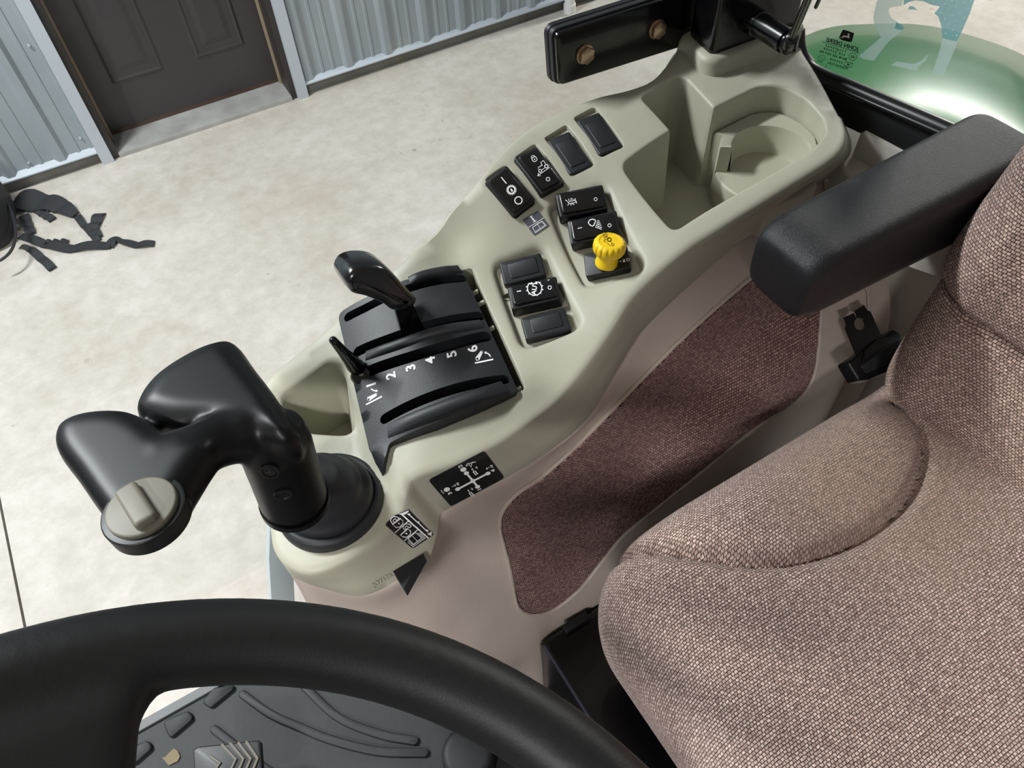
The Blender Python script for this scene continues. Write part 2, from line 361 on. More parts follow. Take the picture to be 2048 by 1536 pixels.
class Cast:                                              # drop photo pixels on built geometry
    def __init__(s, mbs):
        vs, fs = [], []
        for m in mbs:
            k = len(vs); vs += m.v; fs += [tuple(i + k for i in f) for f in m.f]
        s.t = BVHTree.FromPolygons([Vector(v) for v in vs], fs); s.c = Vector(np.mean(np.array(vs), 0))
    def hit(s, px, py, lift=0.0):
        r = Vector(ray(px, py)).normalized(); loc, n, i, d = s.t.ray_cast(Vector(CAM), r)
        if loc is None: return None
        if n.dot(r) > 0: n = -n
        return np.array(loc + n * lift)
    def fn(s, crop=None, lift=0.0004):
        def f(a, b):
            q = crop(a, b) if crop else (a, b); p = s.hit(*q, lift)
            if p is not None: return p
            r = Vector(ray(*q)).normalized(); d = (s.c - Vector(CAM)).length; loc, n, i, dd = s.t.find_nearest(Vector(CAM) + r * d); return np.array(loc + (n if n.dot(r) < 0 else -n) * lift)
        def g(a, b): s.last = f(a, b); return s.last
        s.last = None; return g

# ================================================================== THE SETTING: workshop
WY = 1.735 * H                                           # wall plane
def floor_slab():
    mb = MB(); xs = [-4.0, P(25, 1130, H)[0], 9.0]; g = 0.004
    ys = [-4.0, WY + 0.6]
    fl = thing('floor', None, None, kind='structure')
    for i in range(2):
        m = MB(); m.box((xs[i] + (g if i else 0), ys[0], -0.12), (xs[i + 1] - (0 if i else g), ys[1], 0.0)); m.build('concrete_slab', M_CONC, fl, 0)
    m = MB(); m.box((xs[0], ys[0], -0.13), (xs[2], ys[1], -0.02)); m.build('joint_filler', M_BASE, fl, 0)
floor_slab()
DX0, DX1 = P(205, 326, H)[0], P(612, 186, H)[0]          # door trim outer edges at the floor
def steel_wall(x0, x1, name, parent):                    # ribbed sheet, ribs standing proud towards the cab
    prof = []; x = x0; pitch = 0.2286
    while x < x1:
        for dx, dy in ((0, 0), (0.018, -0.019), (0.048, -0.019), (0.066, 0), (0.105, 0), (0.109, -0.004), (0.121, -0.004), (0.125, 0), (0.165, 0), (0.169, -0.004), (0.181, -0.004), (0.185, 0)):
            if x + dx <= x1: prof.append((x + dx, WY + dy))
        x += pitch
    prof.append((x1, WY))
    mb = MB(); mb.loft([[(a, b, z) for a, b in prof] for z in (0.06, 3.6)]); return mb.build(name, M_STEEL, parent, 0)
wl = thing('wall_back', None, None, kind='structure')
steel_wall(-4.0, DX0 + 0.0, 'steel_sheet', wl)
steel_wall(DX1 + 0.0, 9.0, 'steel_sheet', wl)
for a, b in ((-4.0, DX0), (DX1, 9.0)):
    m = MB(); m.box((a, WY + 0.002, 0.0), (b, WY + 0.05, 0.075)); m.build('base_board', M_BASE, wl, 0)
    m = MB(); m.loft([[(a, WY - 0.03, 0.062), (b, WY - 0.03, 0.062)], [(a, WY - 0.03, 0.068), (b, WY - 0.03, 0.068)], [(a, WY + 0.0, 0.085), (b, WY + 0.0, 0.085)]]); m.build('base_flashing', M_WTRIM, wl, 0)
# screws in the sheet
for px, py in ((57, 90), (57, 325), (160, 275)):
    p = PY(px, py, WY - 0.004); m = MB(); m.tube([p, p + np.array([0, -0.006, 0])], 0.006, 8); m.build('sheet_screw', M_WTRIM, wl, 40)
dr = thing('door_1', None, None, kind='structure')
tw = 0.055
for a in (DX0, DX1 - tw):
    m = MB(); m.box((a, WY - 0.035, 0.0), (a + tw, WY + 0.02, 2.3)); m.build('door_trim', M_WTRIM, dr, 0)
    s = 1 if a == DX0 else -1; e = a + tw if s > 0 else a
    m = MB(); m.box((min(e, e + s * 0.03), WY - 0.01, 0.0), (max(e, e + s * 0.03), WY + 0.2, 2.2)); m.build('door_jamb', M_JAMB, dr, 0)
    m = MB(); m.box((min(e + s * 0.03, e + s * 0.042), WY + 0.115, 0.0), (max(e + s * 0.03, e + s * 0.042), WY + 0.13, 2.2)); m.build('weather_strip', mat('strip_tan', (150, 135, 112), 0.6), dr, 0)
x0, x1 = DX0 + tw + 0.03, DX1 - tw - 0.03
m = MB(); m.loft([[(x0, WY - 0.02, 0.0), (x1, WY - 0.02, 0.0)], [(x0, WY - 0.02, 0.02), (x1, WY - 0.02, 0.02)], [(x0, WY + 0.13, 0.035), (x1, WY + 0.13, 0.035)], [(x0, WY + 0.14, 0.035), (x1, WY + 0.14, 0.035)]])
m.build('threshold', M_THR, dr, 0)
m = MB(); m.box((x0, WY + 0.138, 0.036), (x1, WY + 0.15, 0.055)); m.build('door_sweep', mat('sweep_brown', (70, 50, 38), 0.6), dr, 0)
DYS = WY + 0.14
m = MB(); m.box((x0, DYS, 0.05), (x1, DYS + 0.045, 2.2)); slab = m.build('door_slab', M_DOOR, dr, 0)
def raised_panel(xa, xb, za, zb):
    mb = MB(); rows = []
    for ins, y in ((0, 0.0), (0.012, -0.007), (0.022, -0.002), (0.05, -0.002), (0.075, -0.008)):
        rows.append([(xa + ins, DYS + y - 0.0005, za + ins), (xb - ins, DYS + y - 0.0005, za + ins), (xb - ins, DYS + y - 0.0005, zb - ins), (xa + ins, DYS + y - 0.0005, zb - ins)])
    mb.loft(rows, True, False, True); mb.build('door_panel', M_DOOR, dr, 0)
wd = x1 - x0
for k in range(2):
    xa = x0 + 0.12 + k * (wd / 2 - 0.04)
    raised_panel(xa, xa + wd / 2 - 0.2, 0.27, 0.86)
    raised_panel(xa, xa + wd / 2 - 0.2, 1.02, 1.85)
# white pipe at the foot of the wall
p = P(1139, 24, H); m = MB(); m.tube([(p[0], p[1], 0.0), (p[0], p[1], 0.05), (p[0], p[1], 0.05), (p[0], p[1], 1.6)], [0.036, 0.036, 0.03, 0.03], 24)
tag(m.build('drain_pipe', M_WHITE), 'white plastic pipe standing at the foot of the steel wall', 'pipe')

# rucksack lying on the floor by the wall
zc = Z(0, 280, 5.485)
def fl(a, b, h=0.0): q = zc(a, b); p = P(q[0], q[1], H - h); return p
bag = thing('backpack', 'black backpack on the concrete floor with loose straps spread out', 'backpack', tuple(fl(60, 900)))
def bag_body():
    c = fl(-300, 1040); mb = MB(); rows = []
    u = fl(100, 300) - fl(100, 1150); u[2] = 0; Lh = np.linalg.norm(u) / 2; u /= np.linalg.norm(u); v = np.array([u[1], -u[0], 0])
    for t, k in ((0.0, 0.86), (0.02, 0.96), (0.08, 1.0), (0.20, 0.98), (0.27, 0.9), (0.30, 0.7), (0.31, 0.3)):
        rows.append([c + u * a * k * Lh * 0.62 + v * b * k * 0.20 + np.array([0, 0, t]) for a, b in rrect(2, 2, 0.6, 6)])
    mb.loft(rows, True, True, True); mb.build('bag_body', M_BAG, bag, 60)
    mb = MB(); mb.tube([fl(a, b, 0.1) for a, b in catmull([(0, 560), (70, 680), (140, 830), (170, 980), (160, 1120), (110, 1230), (20, 1310), (-60, 1340)], 40)], 0.006, 8); mb.build('piping', M_RUB, bag)
bag_body()
def strap(pts, wds, h=0.012, name='strap'):
    top = []; mb = MB(); pts = np.array(pts, float)
    P3 = [fl(a, b, 0) for a, b in catmull(pts, 30)]; ws = np.interp(np.linspace(0, 1, len(P3)), np.linspace(0, 1, len(wds)), wds); rows = []
    for i, p in enumerate(P3):
        t = P3[min(i + 1, len(P3) - 1)] - P3[max(i - 1, 0)]; t[2] = 0; t /= np.linalg.norm(t); n = np.array([-t[1], t[0], 0]) * ws[i] * .62
        z = np.array([0, 0, 0.002 + h * abs(math.sin(i * 0.33))]); e = np.array([0, 0, 0.004])
        rows.append([p + n + z, p - n + z, p - n + z + e, p + n + z + e])
    mb.loft(rows, True, True, True); mb.build(name, M_WEB, bag, 50)
strap([(150, 690), (320, 690), (520, 720), (660, 740), (760, 800), (850, 840)], [0.10, 0.115, 0.09, 0.075, 0.055, 0.03], 0.02, 'shoulder_strap')
strap([(850, 840), (910, 930), (960, 990), (1030, 1060), (1080, 1120)], [0.028, 0.022, 0.028])
strap([(1110, 815), (1060, 920), (1030, 1000), (1080, 1090)], [0.04, 0.042, 0.038])
strap([(420, 790), (500, 840), (590, 890)], [0.03, 0.03])
strap([(270, 830), (310, 940), (350, 1050)], [0.034, 0.034])
strap([(230, 1060), (420, 1130), (560, 1170), (760, 1205), (1000, 1180), (1230, 1170)], [0.03, 0.035, 0.035, 0.04, 0.04, 0.035])
strap([(500, 1140), (620, 1135), (760, 1130)], [0.02, 0.02])
strap([(1200, 1180), (1290, 1110), (1400, 1150), (1550, 1165), (1700, 1150)], [0.04, 0.02, 0.03, 0.028])
strap([(220, 1190), (330, 1210), (470, 1320), (590, 1430)], [0.012, 0.03, 0.03])

rf = MB(); rf.box((-0.95, -0.78, 2.72), (0.90, 0.78, 2.80)); tag(rf.build('unseen_cab_roof', M_REAR, None, 0), kind='structure')  # cab roof out of view, added to keep steep light off the interior
# ================================================================== CAB: console surface
CTRL = [(545, 760, .525), (700, 600, .50), (830, 500, .47), (900, 420, .45), (1060, 262, .43), (1200, 195, .42), (1345, 140, .415), (1450, 100, .415), (1600, 110, .42),
        (1660, 240, .43), (1640, 305, .435), (1500, 395, .44), (1366, 487, .45), (1265, 575, .47), (1215, 650, .485), (1160, 726, .50), (1100, 795, .512), (1025, 850, .52),
        (908, 912, .527), (825, 936, .53), (1021, 383, .44), (1196, 268, .425), (1165, 408, .452), (1210, 525, .47), (1045, 537, .482), (1090, 645, .492), (985, 440, .456),
        (920, 538, .482), (1040, 785, .507), (765, 880, .53), (680, 625, .505), (860, 700, .50), (658, 1000, .54), (556, 1046, .545), (629, 1127, .545), (753, 1065, .54),
        (640, 780, .53), (801, 985, .54), (900, 470, .468)]
cxy = np.array([P(a, b, d)[:2] for a, b, d in CTRL]); cz = np.array([c[2] for c in CTRL])
def U(r): return np.where(r > 1e-9, r * r * np.log(np.maximum(r, 1e-9)), 0)
nc = len(cxy); K = U(np.linalg.norm(cxy[:, None] - cxy[None], axis=2)) + np.eye(nc) * 2e-4
A = np.zeros((nc + 3, nc + 3)); A[:nc, :nc] = K; A[:nc, nc] = 1; A[:nc, nc + 1:] = cxy; A[nc, :nc] = 1; A[nc + 1:, :nc] = cxy.T
TW = np.linalg.solve(A, np.r_[cz, 0, 0, 0])
def sdz0(xy): return U(np.linalg.norm(xy[:, None] - cxy[None], axis=2)) @ TW[:nc] + TW[nc] + xy @ TW[nc + 1:]
def S0(px, py):
    dz = 0.48
    for _ in range(40): dz = 0.4 * dz + 0.6 * float(sdz0(P(px, py, dz)[None, :2])[0])
    return P(px, py, dz)[:2]
POD = np.array([S0(*q) for q in ((690, 700), (722, 800), (745, 890), (786, 948), (830, 1030), (800, 1300), (300, 1200), (300, 700))]); PODL = POD[:5]
SCP = np.array([S0(*q) for q in ((915, 575), (935, 556), (960, 517), (1000, 480), (1050, 446), (960, 250), (700, 250), (600, 520))]); SCL = SCP[:5]
def along(xy, a, b): d = b - a; return ((xy - a) @ d) / (d @ d)
def sdz(xy):                                             # smooth base, minus the lower pod at the front and the scooped flank
    xy = np.atleast_2d(xy); z = sdz0(xy); sm = lambda t: np.clip(t, 0, 1) ** 2 * (3 - 2 * np.clip(t, 0, 1))
    z = z + np.where(inside(xy, POD), .017 * sm(segdist(xy, PODL) / .011) * sm(along(xy, POD[0], POD[2])), 0)
    t = along(xy, SCL[0], SCL[-1]); z = z + np.where(inside(xy, SCP), .003 * sm(segdist(xy, SCL) / .03) * sm(t / .3) * sm((1 - t) / .45), 0)
    return z
def sz(xy): return H - sdz(xy)
def S(px, py, lift=0.0):                                 # pixel -> console top surface
    dz = 0.48
    for _ in range(40): dz = 0.4 * dz + 0.6 * (float(sdz(P(px, py, dz)[:2])[0]) - lift)
    return P(px, py, dz)
def snorm(p):
    e = 0.004; gx = (sz((p[0] + e, p[1])) - sz((p[0] - e, p[1])))[0] / (2 * e); gy = (sz((p[0], p[1] + e)) - sz((p[0], p[1] - e)))[0] / (2 * e)
    n = np.array([-gx, -gy, 1]); return n / np.linalg.norm(n)
TOPB = [((556, 1046), (560, 1100, .60)), ((563, 1085), (572, 1135, .605)), ((585, 1112), (590, 1155, .61)), ((629, 1127), (640, 1175, .612)), ((691, 1105), (720, 1192, .612)), ((753, 1065), (790, 1165, .608)),
        ((785, 1025), (850, 1130, .60)), ((801, 985), (873, 1070, .59)), ((815, 948), (880, 1030, .582)), ((850, 930), (905, 1013, .578)), ((908, 912), (955, 986, .575)), ((986, 876), (1025, 948, .572)),
        ((1025, 850), (1085, 912, .57)), ((1100, 795), (1173, 840, .568)), ((1160, 726), (1235, 740, .56)), ((1215, 650), (1265, 690, .553)), ((1265, 575), (1300, 645, .548)), ((1366, 487), (1400, 552, .535)),
        ((1436, 443), (1470, 492, .525)), ((1585, 352), (1610, 385, .52)), ((1660, 303), (1688, 330, .515)), ((1680, 268), (1708, 292, .51)), ((1672, 232), (1690, 245, .50))]
T3 = np.array([S(*t) for t, b in TOPB]); B3 = np.array([P(*b) for t, b in TOPB])
T3 = np.array(catmull(T3, 6 * 22)); B3 = np.array(catmull(B3, 6 * 22)); T3[:, 2] = sz(T3[:, :2])
BACK = [(1650, 190), (1625, 145), (1600, 105), (1580, 70), (1480, 40), (1400, 30), (1365, 95), (1345, 125), (1310, 162), (1262, 182), (1200, 197), (1130, 224), (1060, 262), (985, 335), (950, 376), (900, 432), (830, 508), (760, 570), (700, 622), (640, 678), (585, 722), (538, 769), (528, 850), (532, 950), (543, 1010)]
bk = np.array(catmull([S(*q)[:2] for q in BACK], 5 * 24))
OUT = np.vstack([T3[:, :2], bk])
def spoly(pts, r, n=None, seg=6):
    q = rounded([S(*p)[:2] for p in pts], r, seg); return resample(q, n, True) if n else q
z4 = Z(900, 180, 3.84); z5 = Z(900, 440, 3.84); z7 = Z(1220, 80, 3.84)
HOLES = []
def hole(pts, r, depth, f=0.0025, floor=None, n=120, draft=0.0):
    q = spoly(pts, r, n); q = q if area2(q) > 0 else q[::-1]; HOLES.append(dict(p=q, d=depth, f=f, fl=floor, dr=draft)); return q
tray_px = [(1242, 330), (1342, 260), (1282, 195), (1353, 150), (1374, 158), (1428, 216), (1480, 190), (1517, 172), (1566, 170), (1616, 200), (1647, 236), (1653, 264), (1624, 301), (1480, 382), (1348, 463)]
TRAY = hole(tray_px, [.012, .002, .008, .008, .006, .003, .02, .03, .03, .03, .02, .015, .02, .02, .008], 0, 0.003, floor=0.514, n=260, draft=0.004)
hole([(658, 722), (688, 722), (714, 868), (612, 862), (556, 797)], [.012, .01, .012, .02, .01], 0, 0.005, floor=0.60, n=120, draft=0.012)
QPX = [(675, 628), (731, 595), (824, 556), (922, 535), (1037, 783), (873, 845), (778, 886), (768, 956), (737, 890)]
QH = hole([(690, 632), (731, 607), (824, 568), (944, 534), (1052, 779), (873, 832), (765, 872)], .004, 0, 0.001, floor=0.56, n=160)
hole([z5(330, 335), z5(705, 180), z5(1012, 805), z5(560, 985)], .010, 0.0015, 0.006, n=120)
hole([z4(755, 885), z4(1185, 715), z4(1500, 1380), z4(1045, 1505)], .010, 0.0015, 0.006, n=120)
for q in ([(268, 690), (430, 575), (660, 872), (500, 992)], [(500, 518), (652, 408), (884, 712), (718, 822)], [(722, 368), (892, 262), (1112, 570), (935, 658)], [(947, 213), (1112, 127), (1338, 430), (1160, 518)]):
    hole([z4(*a) for a in q], .003, 0.004, 0.001, n=60)
con = thing('control_console', 'pale greenish beige moulded side console with tray and cup holder', 'console', tuple(S(1100, 500)))
SHELL = MB()
v, t = cdt(OUT, [offset(h['p'], h['f']) for h in HOLES], 0.009)
SHELL.add([(a, b, c) for (a, b), c in zip(v, sz(v))], t)
for h in HOLES:
    rows = []; f = h['f']
    for k in np.linspace(0, math.pi / 2, 5):
        q = offset(h['p'], f * (1 - math.sin(k))); rows.append([(a, b, c - f * (1 - math.cos(k))) for (a, b), c in zip(q, sz(q))])
    q = offset(h['p'], -h['dr']); s0 = sz(h['p']); bot = (np.full(len(q), H - h['fl']) if h['fl'] else sz(q) - h['d'] - f)
    for k in (0.25, 0.5, 0.75, 1.0):
        qq = h['p'] + (q - h['p']) * k; rows.append([(a, b, (c - f) * (1 - k) + e * k) for (a, b), c, e in zip(qq, s0, bot)])
    SHELL.loft(rows, True)
    vv, tt = cdt(q, [], 0.012); zz = np.full(len(vv), H - h['fl']) if h['fl'] else sz(vv) - h['d'] - f
    SHELL.add([(a, b, c) for (a, b), c in zip(vv, zz)], tt)
# inner side wall with a rolled top edge, skirt on the window side
e2 = np.gradient(T3[:, :2], axis=0); e2 /= np.linalg.norm(e2, axis=1)[:, None]; on = np.stack([e2[:, 1], -e2[:, 0]], 1)
rows = [T3]
for k, (o, dn) in enumerate(((.0035, .0008), (.0065, .003), (.008, .0065))):
    r = T3.copy(); r[:, :2] += on * o; r[:, 2] -= dn; rows.append(r)
for k in (0.35, 0.65, 1.0): rows.append(rows[3] * (1 - k) + B3 * k)
rows.append(B3 + np.c_[-on * 0.006, np.full(len(B3), -0.012)])
SHELL.loft(rows)
bk3 = np.c_[bk, sz(bk)]; bk3 = np.vstack([T3[-1:], bk3, T3[:1]]); g = np.gradient(bk3[:, :2], axis=0); g /= np.maximum(np.linalg.norm(g, axis=1), 1e-9)[:, None]; on2 = np.stack([g[:, 1], -g[:, 0]], 1)
rows = [bk3]
for o, dn in ((.003, .001), (.005, .004), (.006, .02), (.006, .10)):
    r = bk3.copy(); r[:, :2] += on2 * o; r[:, 2] -= dn; rows.append(r)
SHELL.loft(rows)
shell = SHELL.build('console_shell', M_SHELL, con, 42, merge=2e-5)
CS = Cast([SHELL])
# cup holder in the rear half of the tray: open ring on a raised base
def cup():
    TI = offset(TRAY, -0.002); rc = .0375; zl, zf = H - .450, H - .479; cc = np.array([.5415, .4245])
    out, inn = [], []
    for a in np.linspace(-1.9, 2.55, 110):
        d = np.array([math.cos(a), math.sin(a)]); r = rc + .003; lim = rc + (.012 if a > 2.12 else .2)
        while r < lim and inside([cc + d * (r + .001)], TI)[0]: r += .001
        out.append(cc + d * r); inn.append(cc + d * rc)
    out, inn = np.array(out), np.array(inn); mb = MB(); lv = lambda q, z: [(x, y, z) for x, y in q]
    mixq = lambda k: out * (1 - k) + inn * k
    mb.loft([lv(out, H - .5135), lv(out, zl - .003), lv(mixq(.08), zl), lv(mixq(.75), zl), lv(inn + (inn - cc) * .02, zl - .0008), lv(inn, zl - .003), lv(cc + (inn - cc) * .94, zf + .004), lv(cc + (inn - cc) * .90, zf)])
    for i in (0, -1):
        o_, n_ = out[i], inn[i]; mb.add([(o_[0], o_[1], zl), (n_[0], n_[1], zl), (n_[0], n_[1], zf), (o_[0], o_[1], zf)], [(0, 1, 2, 3)])
    mb.build('cup_ring', M_SHELL, con, 45, merge=1e-5)
    pts = [P(1433, 338, .479)[:2], P(1482, 386, .479)[:2]]
    pts = list(circle(rc + .012, 40, cc)) + pts + [cc + np.array([.03, -.045]), cc + np.array([-.04, -.045])]
    pts.sort(key=lambda p: (p[0], p[1])); pts = [np.array(p) for p in pts]
    def half(it):
        h = []
        for p in it:
            while len(h) > 1 and (h[-1][0] - h[-2][0]) * (p[1] - h[-2][1]) - (h[-1][1] - h[-2][1]) * (p[0] - h[-2][0]) <= 0: h.pop()
            h.append(p)
        return h[:-1]
    hull = np.array(half(pts) + half(pts[::-1])); m = MB(); prism(m, Fr((0, 0, 0), (1, 0, 0), n=(0, 0, 1)), resample(hull, 90, True), H - .514, zf, .003, 3); m.build('cup_base', M_SHELL, con, 45)
cup()
# ------------------------------------------------------------------ black slotted lever cover
qc = [S(675, 628, .004), S(922, 535, .004), S(1037, 783, .004), S(737, 890, .004)]
def Q(u, v, up=0.0):
    p = (1 - u) * (1 - v) * qc[0] + u * (1 - v) * qc[1] + u * v * qc[2] + (1 - u) * v * qc[3]
    uu = min(max(u, 0), 1); p = p + np.array([0, 0, 0.014 * (1 - (2 * uu - 1) ** 2)])
    if v > 1.02: k = min(1, (v - 1.02) / .12); p[2] = p[2] * (1 - k) + k * (float(sz(p[:2])[0]) + .006)   # tongue follows the console down
    return p + np.array([0, 0, up])
def Qinv(px, py):
    u = v = 0.5
    for _ in range(25):
        f = proj(Q(u, v)) - (px, py); e = 1e-4
        J = np.stack([(proj(Q(u + e, v)) - proj(Q(u, v))) / e, (proj(Q(u, v + e)) - proj(Q(u, v))) / e], 1)
        d = np.linalg.solve(J, f); u -= d[0]; v -= d[1]
    return np.array([u, v])
LU, LV = np.linalg.norm(qc[1] - qc[0]), np.linalg.norm(qc[3] - qc[0])
z6 = Z(600, 480, 3.658)
def capsule(pts, wd, n=8):
    pts = [np.array(p) for p in pts]; L, R_ = [], []
    for i, p in enumerate(pts):
        t = pts[min(i + 1, len(pts) - 1)] - pts[max(i - 1, 0)]; t /= np.linalg.norm(t); nn = np.array([-t[1], t[0]])
        L.append(p + nn * wd / 2); R_.append(p - nn * wd / 2)
    def capf(p, t, s):
        a0 = math.atan2(t[1], t[0]); return [p + wd / 2 * np.array([math.cos(a0 + a), math.sin(a0 + a)]) for a in np.linspace(s * math.pi / 2, -s * math.pi / 2, n)[1:-1]]
    t1 = pts[-1] - pts[-2]; t0 = pts[0] - pts[1]
    return np.array(L + capf(pts[-1], t1, 1) + R_[::-1] + capf(pts[0], t0, 1))
def cover():
    sc = np.array([LU, LV])
    outl = rounded([Qinv(*q) * sc for q in QPX], [.006, 0, 0, .005, .005, 0, .004, .003, .01], 4); outl = resample(outl, 220, True)
    slots = []
    for pts, wd in (([(352, 562), (520, 476), (830, 342), (1185, 280)], .0085), ([(425, 815), (700, 706), (1000, 608), (1310, 556)], .0095), ([(470, 975), (800, 858), (1100, 768), (1355, 705)], .0105), ([(625, 1305), (800, 1212), (1100, 1098), (1490, 1020)], .0092)):
        slots.append(capsule(catmull([Qinv(*z6(*p)) * sc for p in pts], 18), wd))
    mb = MB(); v, t = cdt(outl, slots, 0.006)
    f3 = lambda p, dn=0.0: Q(p[0] / LU, p[1] / LV, -dn)
    mb.add([f3(p) for p in v], t)
    for lp, dep, off in [(outl, 0.018, 0.0015)] + [(s, 0.014, 0.0) for s in slots]:
        mb.loft([[f3(p) for p in lp], [f3(p, dep) for p in offset(lp, off)]], True)
    cov = mb.build('lever_cover', M_COVER, con, 40, merge=1e-5); tag(cov, 'charcoal arched cover with four lever slots and printed numbers 1 to 6')
    sub_of(cov)
    # raised bars beside the slots
    for pts, wd in (([(480, 850), (700, 775), (1000, 672), (1330, 612)], .009), ([(800, 300), (950, 250), (1170, 212)], .009), ([(640, 1400), (900, 1290), (1200, 1180), (1500, 1075)], .013)):
        c = [Qinv(*z6(*p)) * sc for p in catmull(pts, 24)]; b = MB(); rows = []
        for i, p in enumerate(c):
            tt = c[min(i + 1, len(c) - 1)] - c[max(i - 1, 0)]; tt /= np.linalg.norm(tt); nn = np.array([-tt[1], tt[0]])
            e = min(1, 4 * i / len(c) + 0.3, 4 * (len(c) - 1 - i) / len(c) + 0.3)
            rows.append([Q(*((p + nn * wd / 2 * s) / sc), h * e) for s, h in ((-1, -.001), (-.9, .002), (-.6, .0034), (0, .0038), (.6, .0034), (.9, .002), (1, -.001))])
        b.loft(rows); b.build('slot_bar', M_COVER, cov, 50)
    # dark bed below the slots
    b = MB(); q = np.array([Q(u, v_, -0.024)[:2] for u, v_ in ((0.03, 0.02), (0.97, 0.02), (0.97, 0.98), (0.03, 0.98))]); b.loft([[Q(u, 0.03, -0.022) for u in np.linspace(0.03, 0.97, 12)], [Q(u, 0.97, -0.022) for u in np.linspace(0.03, 0.97, 12)]])
    b.build('slot_bed', M_PAINT, cov, 40)
    # pale ribs showing in the slot ends
    for a, c_ in (((1220, 580), (1290, 565)), ((1395, 1040), (1470, 1025))):
        u0, u1 = Qinv(*z6(*a)), Qinv(*z6(*c_)); b = MB(); b.add([Q(u0[0], u0[1] - .02, -.009), Q(u1[0], u1[1] - .02, -.009), Q(u1[0], u1[1] + .02, -.009), Q(u0[0], u0[1] + .02, -.009)], [(0, 1, 2, 3)]); b.build('slot_stop', M_BASE, cov, 0)
    for q in ((1255, 350), (1300, 430), (1372, 618), (1570, 1065)):                        # snap tabs bridging the gap
        a = CS.hit(*z6(q[0] + 38, q[1] - 8)); b = CS.hit(*z6(q[0] + 52, q[1] + 2)); b = Fr(Q(*Qinv(*z6(*q)), -.006), (1, 0, .1), n=(0, 0, 1)); tb = MB(); prism(tb, b, rrect(.012, .0022, .0004, 2), -.004, 0); tb.build('snap_tab', M_SHELL, con, 0)
    # numbers and the two lift-arm symbols
    C = Cast([mb]); zc_ = Z(700, 660, 6.827); fn = C.fn(zc_, 0.0004); ink = MB()
    for ch, c in (('1', (300, 748)), ('2', (566, 625)), ('3', (835, 515)), ('4', (1105, 412)), ('5', (1395, 332)), ('6', (1680, 260))):
        text_mesh(ink, ch, c, (-.17, -.985), (-.95, .31), 185, fn, 5)
    for c0, c1, r0, r1, ln, ar in (((258, 945), (366, 880), 30, 17, ((225, 1020), (440, 908)), [(290, 805), (330, 830), (365, 833)]), ((1738, 398), (1800, 296), 32, 17, ((1705, 455), (1955, 403)), [(1918, 368), (1895, 332), (1850, 312)])):
        d = np.array(c1, float) - c0; d /= np.linalg.norm(d); nn = np.array([-d[1], d[0]])
        fillpoly(ink, [c0 + nn * r0, np.array(c1) + nn * r1, np.array(c1) + d * r1, np.array(c1) - nn * r1, c0 - nn * r0, np.array(c0) - d * r0 * .9], fn)
        ribbon(ink, resample([ln[0], ln[1]], 6), 20, fn); ribbon(ink, ar, 16, fn)
        e = np.array(ar[-1], float); dd = e - ar[-2]; dd /= np.linalg.norm(dd); n2 = np.array([-dd[1], dd[0]]); fillpoly(ink, [e + dd * 22, e + n2 * 22 - dd * 10, e - n2 * 22 - dd * 10], fn)
    ink.build('printed_scale', M_INK, cov, 0)
    for c, r in (((258, 948), 15), ((366, 880), 8), ((1738, 398), 15), ((1800, 296), 8)):
        dk = MB(); fillpoly(dk, circle(r, 12, c), C.fn(zc_, 0.0007)); dk.build('scale_pivot', M_DECAL, cov, 0)
    return mb
COVER = cover()

# ------------------------------------------------------------------ switches in the console
def arrow(mb, a, b, wd, hd, fn):
    a, b = np.array(a, float), np.array(b, float); d = (b - a) / np.linalg.norm(b - a); n = np.array([-d[1], d[0]])
    ribbon(mb, [a, b], wd, fn); ribbon(mb, [b - d * hd + n * hd * .7, b, b - d * hd - n * hd * .7], wd, fn)
def switch_frame(a, b, h):
    A_, B_ = S(*a, h), S(*b, h); c = (A_ + B_) / 2; n = snorm(c); f = Fr(c - n * h, B_ - A_, n=n); return f, np.linalg.norm(B_ - A_)
def rocker_switch(a, b, W, label, draw, crop, tilt=0.05, h=0.0080):
    fr, L = switch_frame(a, b, h)
    t = thing('rocker_switch', label, 'switch', tuple(fr.o), group='rocker switches in the console')
    m = MB(); prism(m, fr, rrect(L, W, .0022, 4), -.0065, h - .0015, .0012, 2); m.build('housing', M_BLK, t, 50)
    r = MB(); prism(r, fr, rrect(L * .86, W * .80, .002, 4), h - .003, h + .0012, .0012, 3, tilt=(tilt, 0)); rk = r.build('rocker', M_GLOSS, t, 50)
    c = MB(); q = fr(L * .15, W * .5, 0)
    prism(c, Fr(fr(L * .42, 0, 0), fr.u, n=fr.n), rrect(L * .13, W * .55, .001, 3), -.0065, h - .006, .0005, 2); c.build('side_clip', M_BLK, t, 50)
    ink = MB(); draw(ink, Cast([r]).fn(crop, 0.0003)); ink.build('symbol', M_INK, sub_of(rk), 0)
def blank_cover(a, b, W, label, h=0.0020):
    fr, L = switch_frame(a, b, h)
    t = thing('blank_switch_cover', label, 'switch cover', tuple(fr.o), group='blank covers in the console')
    m = MB(); prism(m, fr, rrect(L, W, .0026, 5), -.0065, h, .0016, 3); m.build('cover_plate', M_RUB2, t, 50)
    m = MB(); f2 = Fr(fr(L * .02, W * .02, 0), fr.u, n=fr.n); prism(m, f2, rrect(L * .68, W * .66, .0018, 4), h - .0005, h + .0009, .0007, 2); m.build('raised_pad', M_RUB2, t, 50)
M_RUB2 = mat('blank_rubber', (24, 26, 31), 0.5)
c6 = Z(990, 300, 8.535); c7 = Z(1100, 370, 8.083)
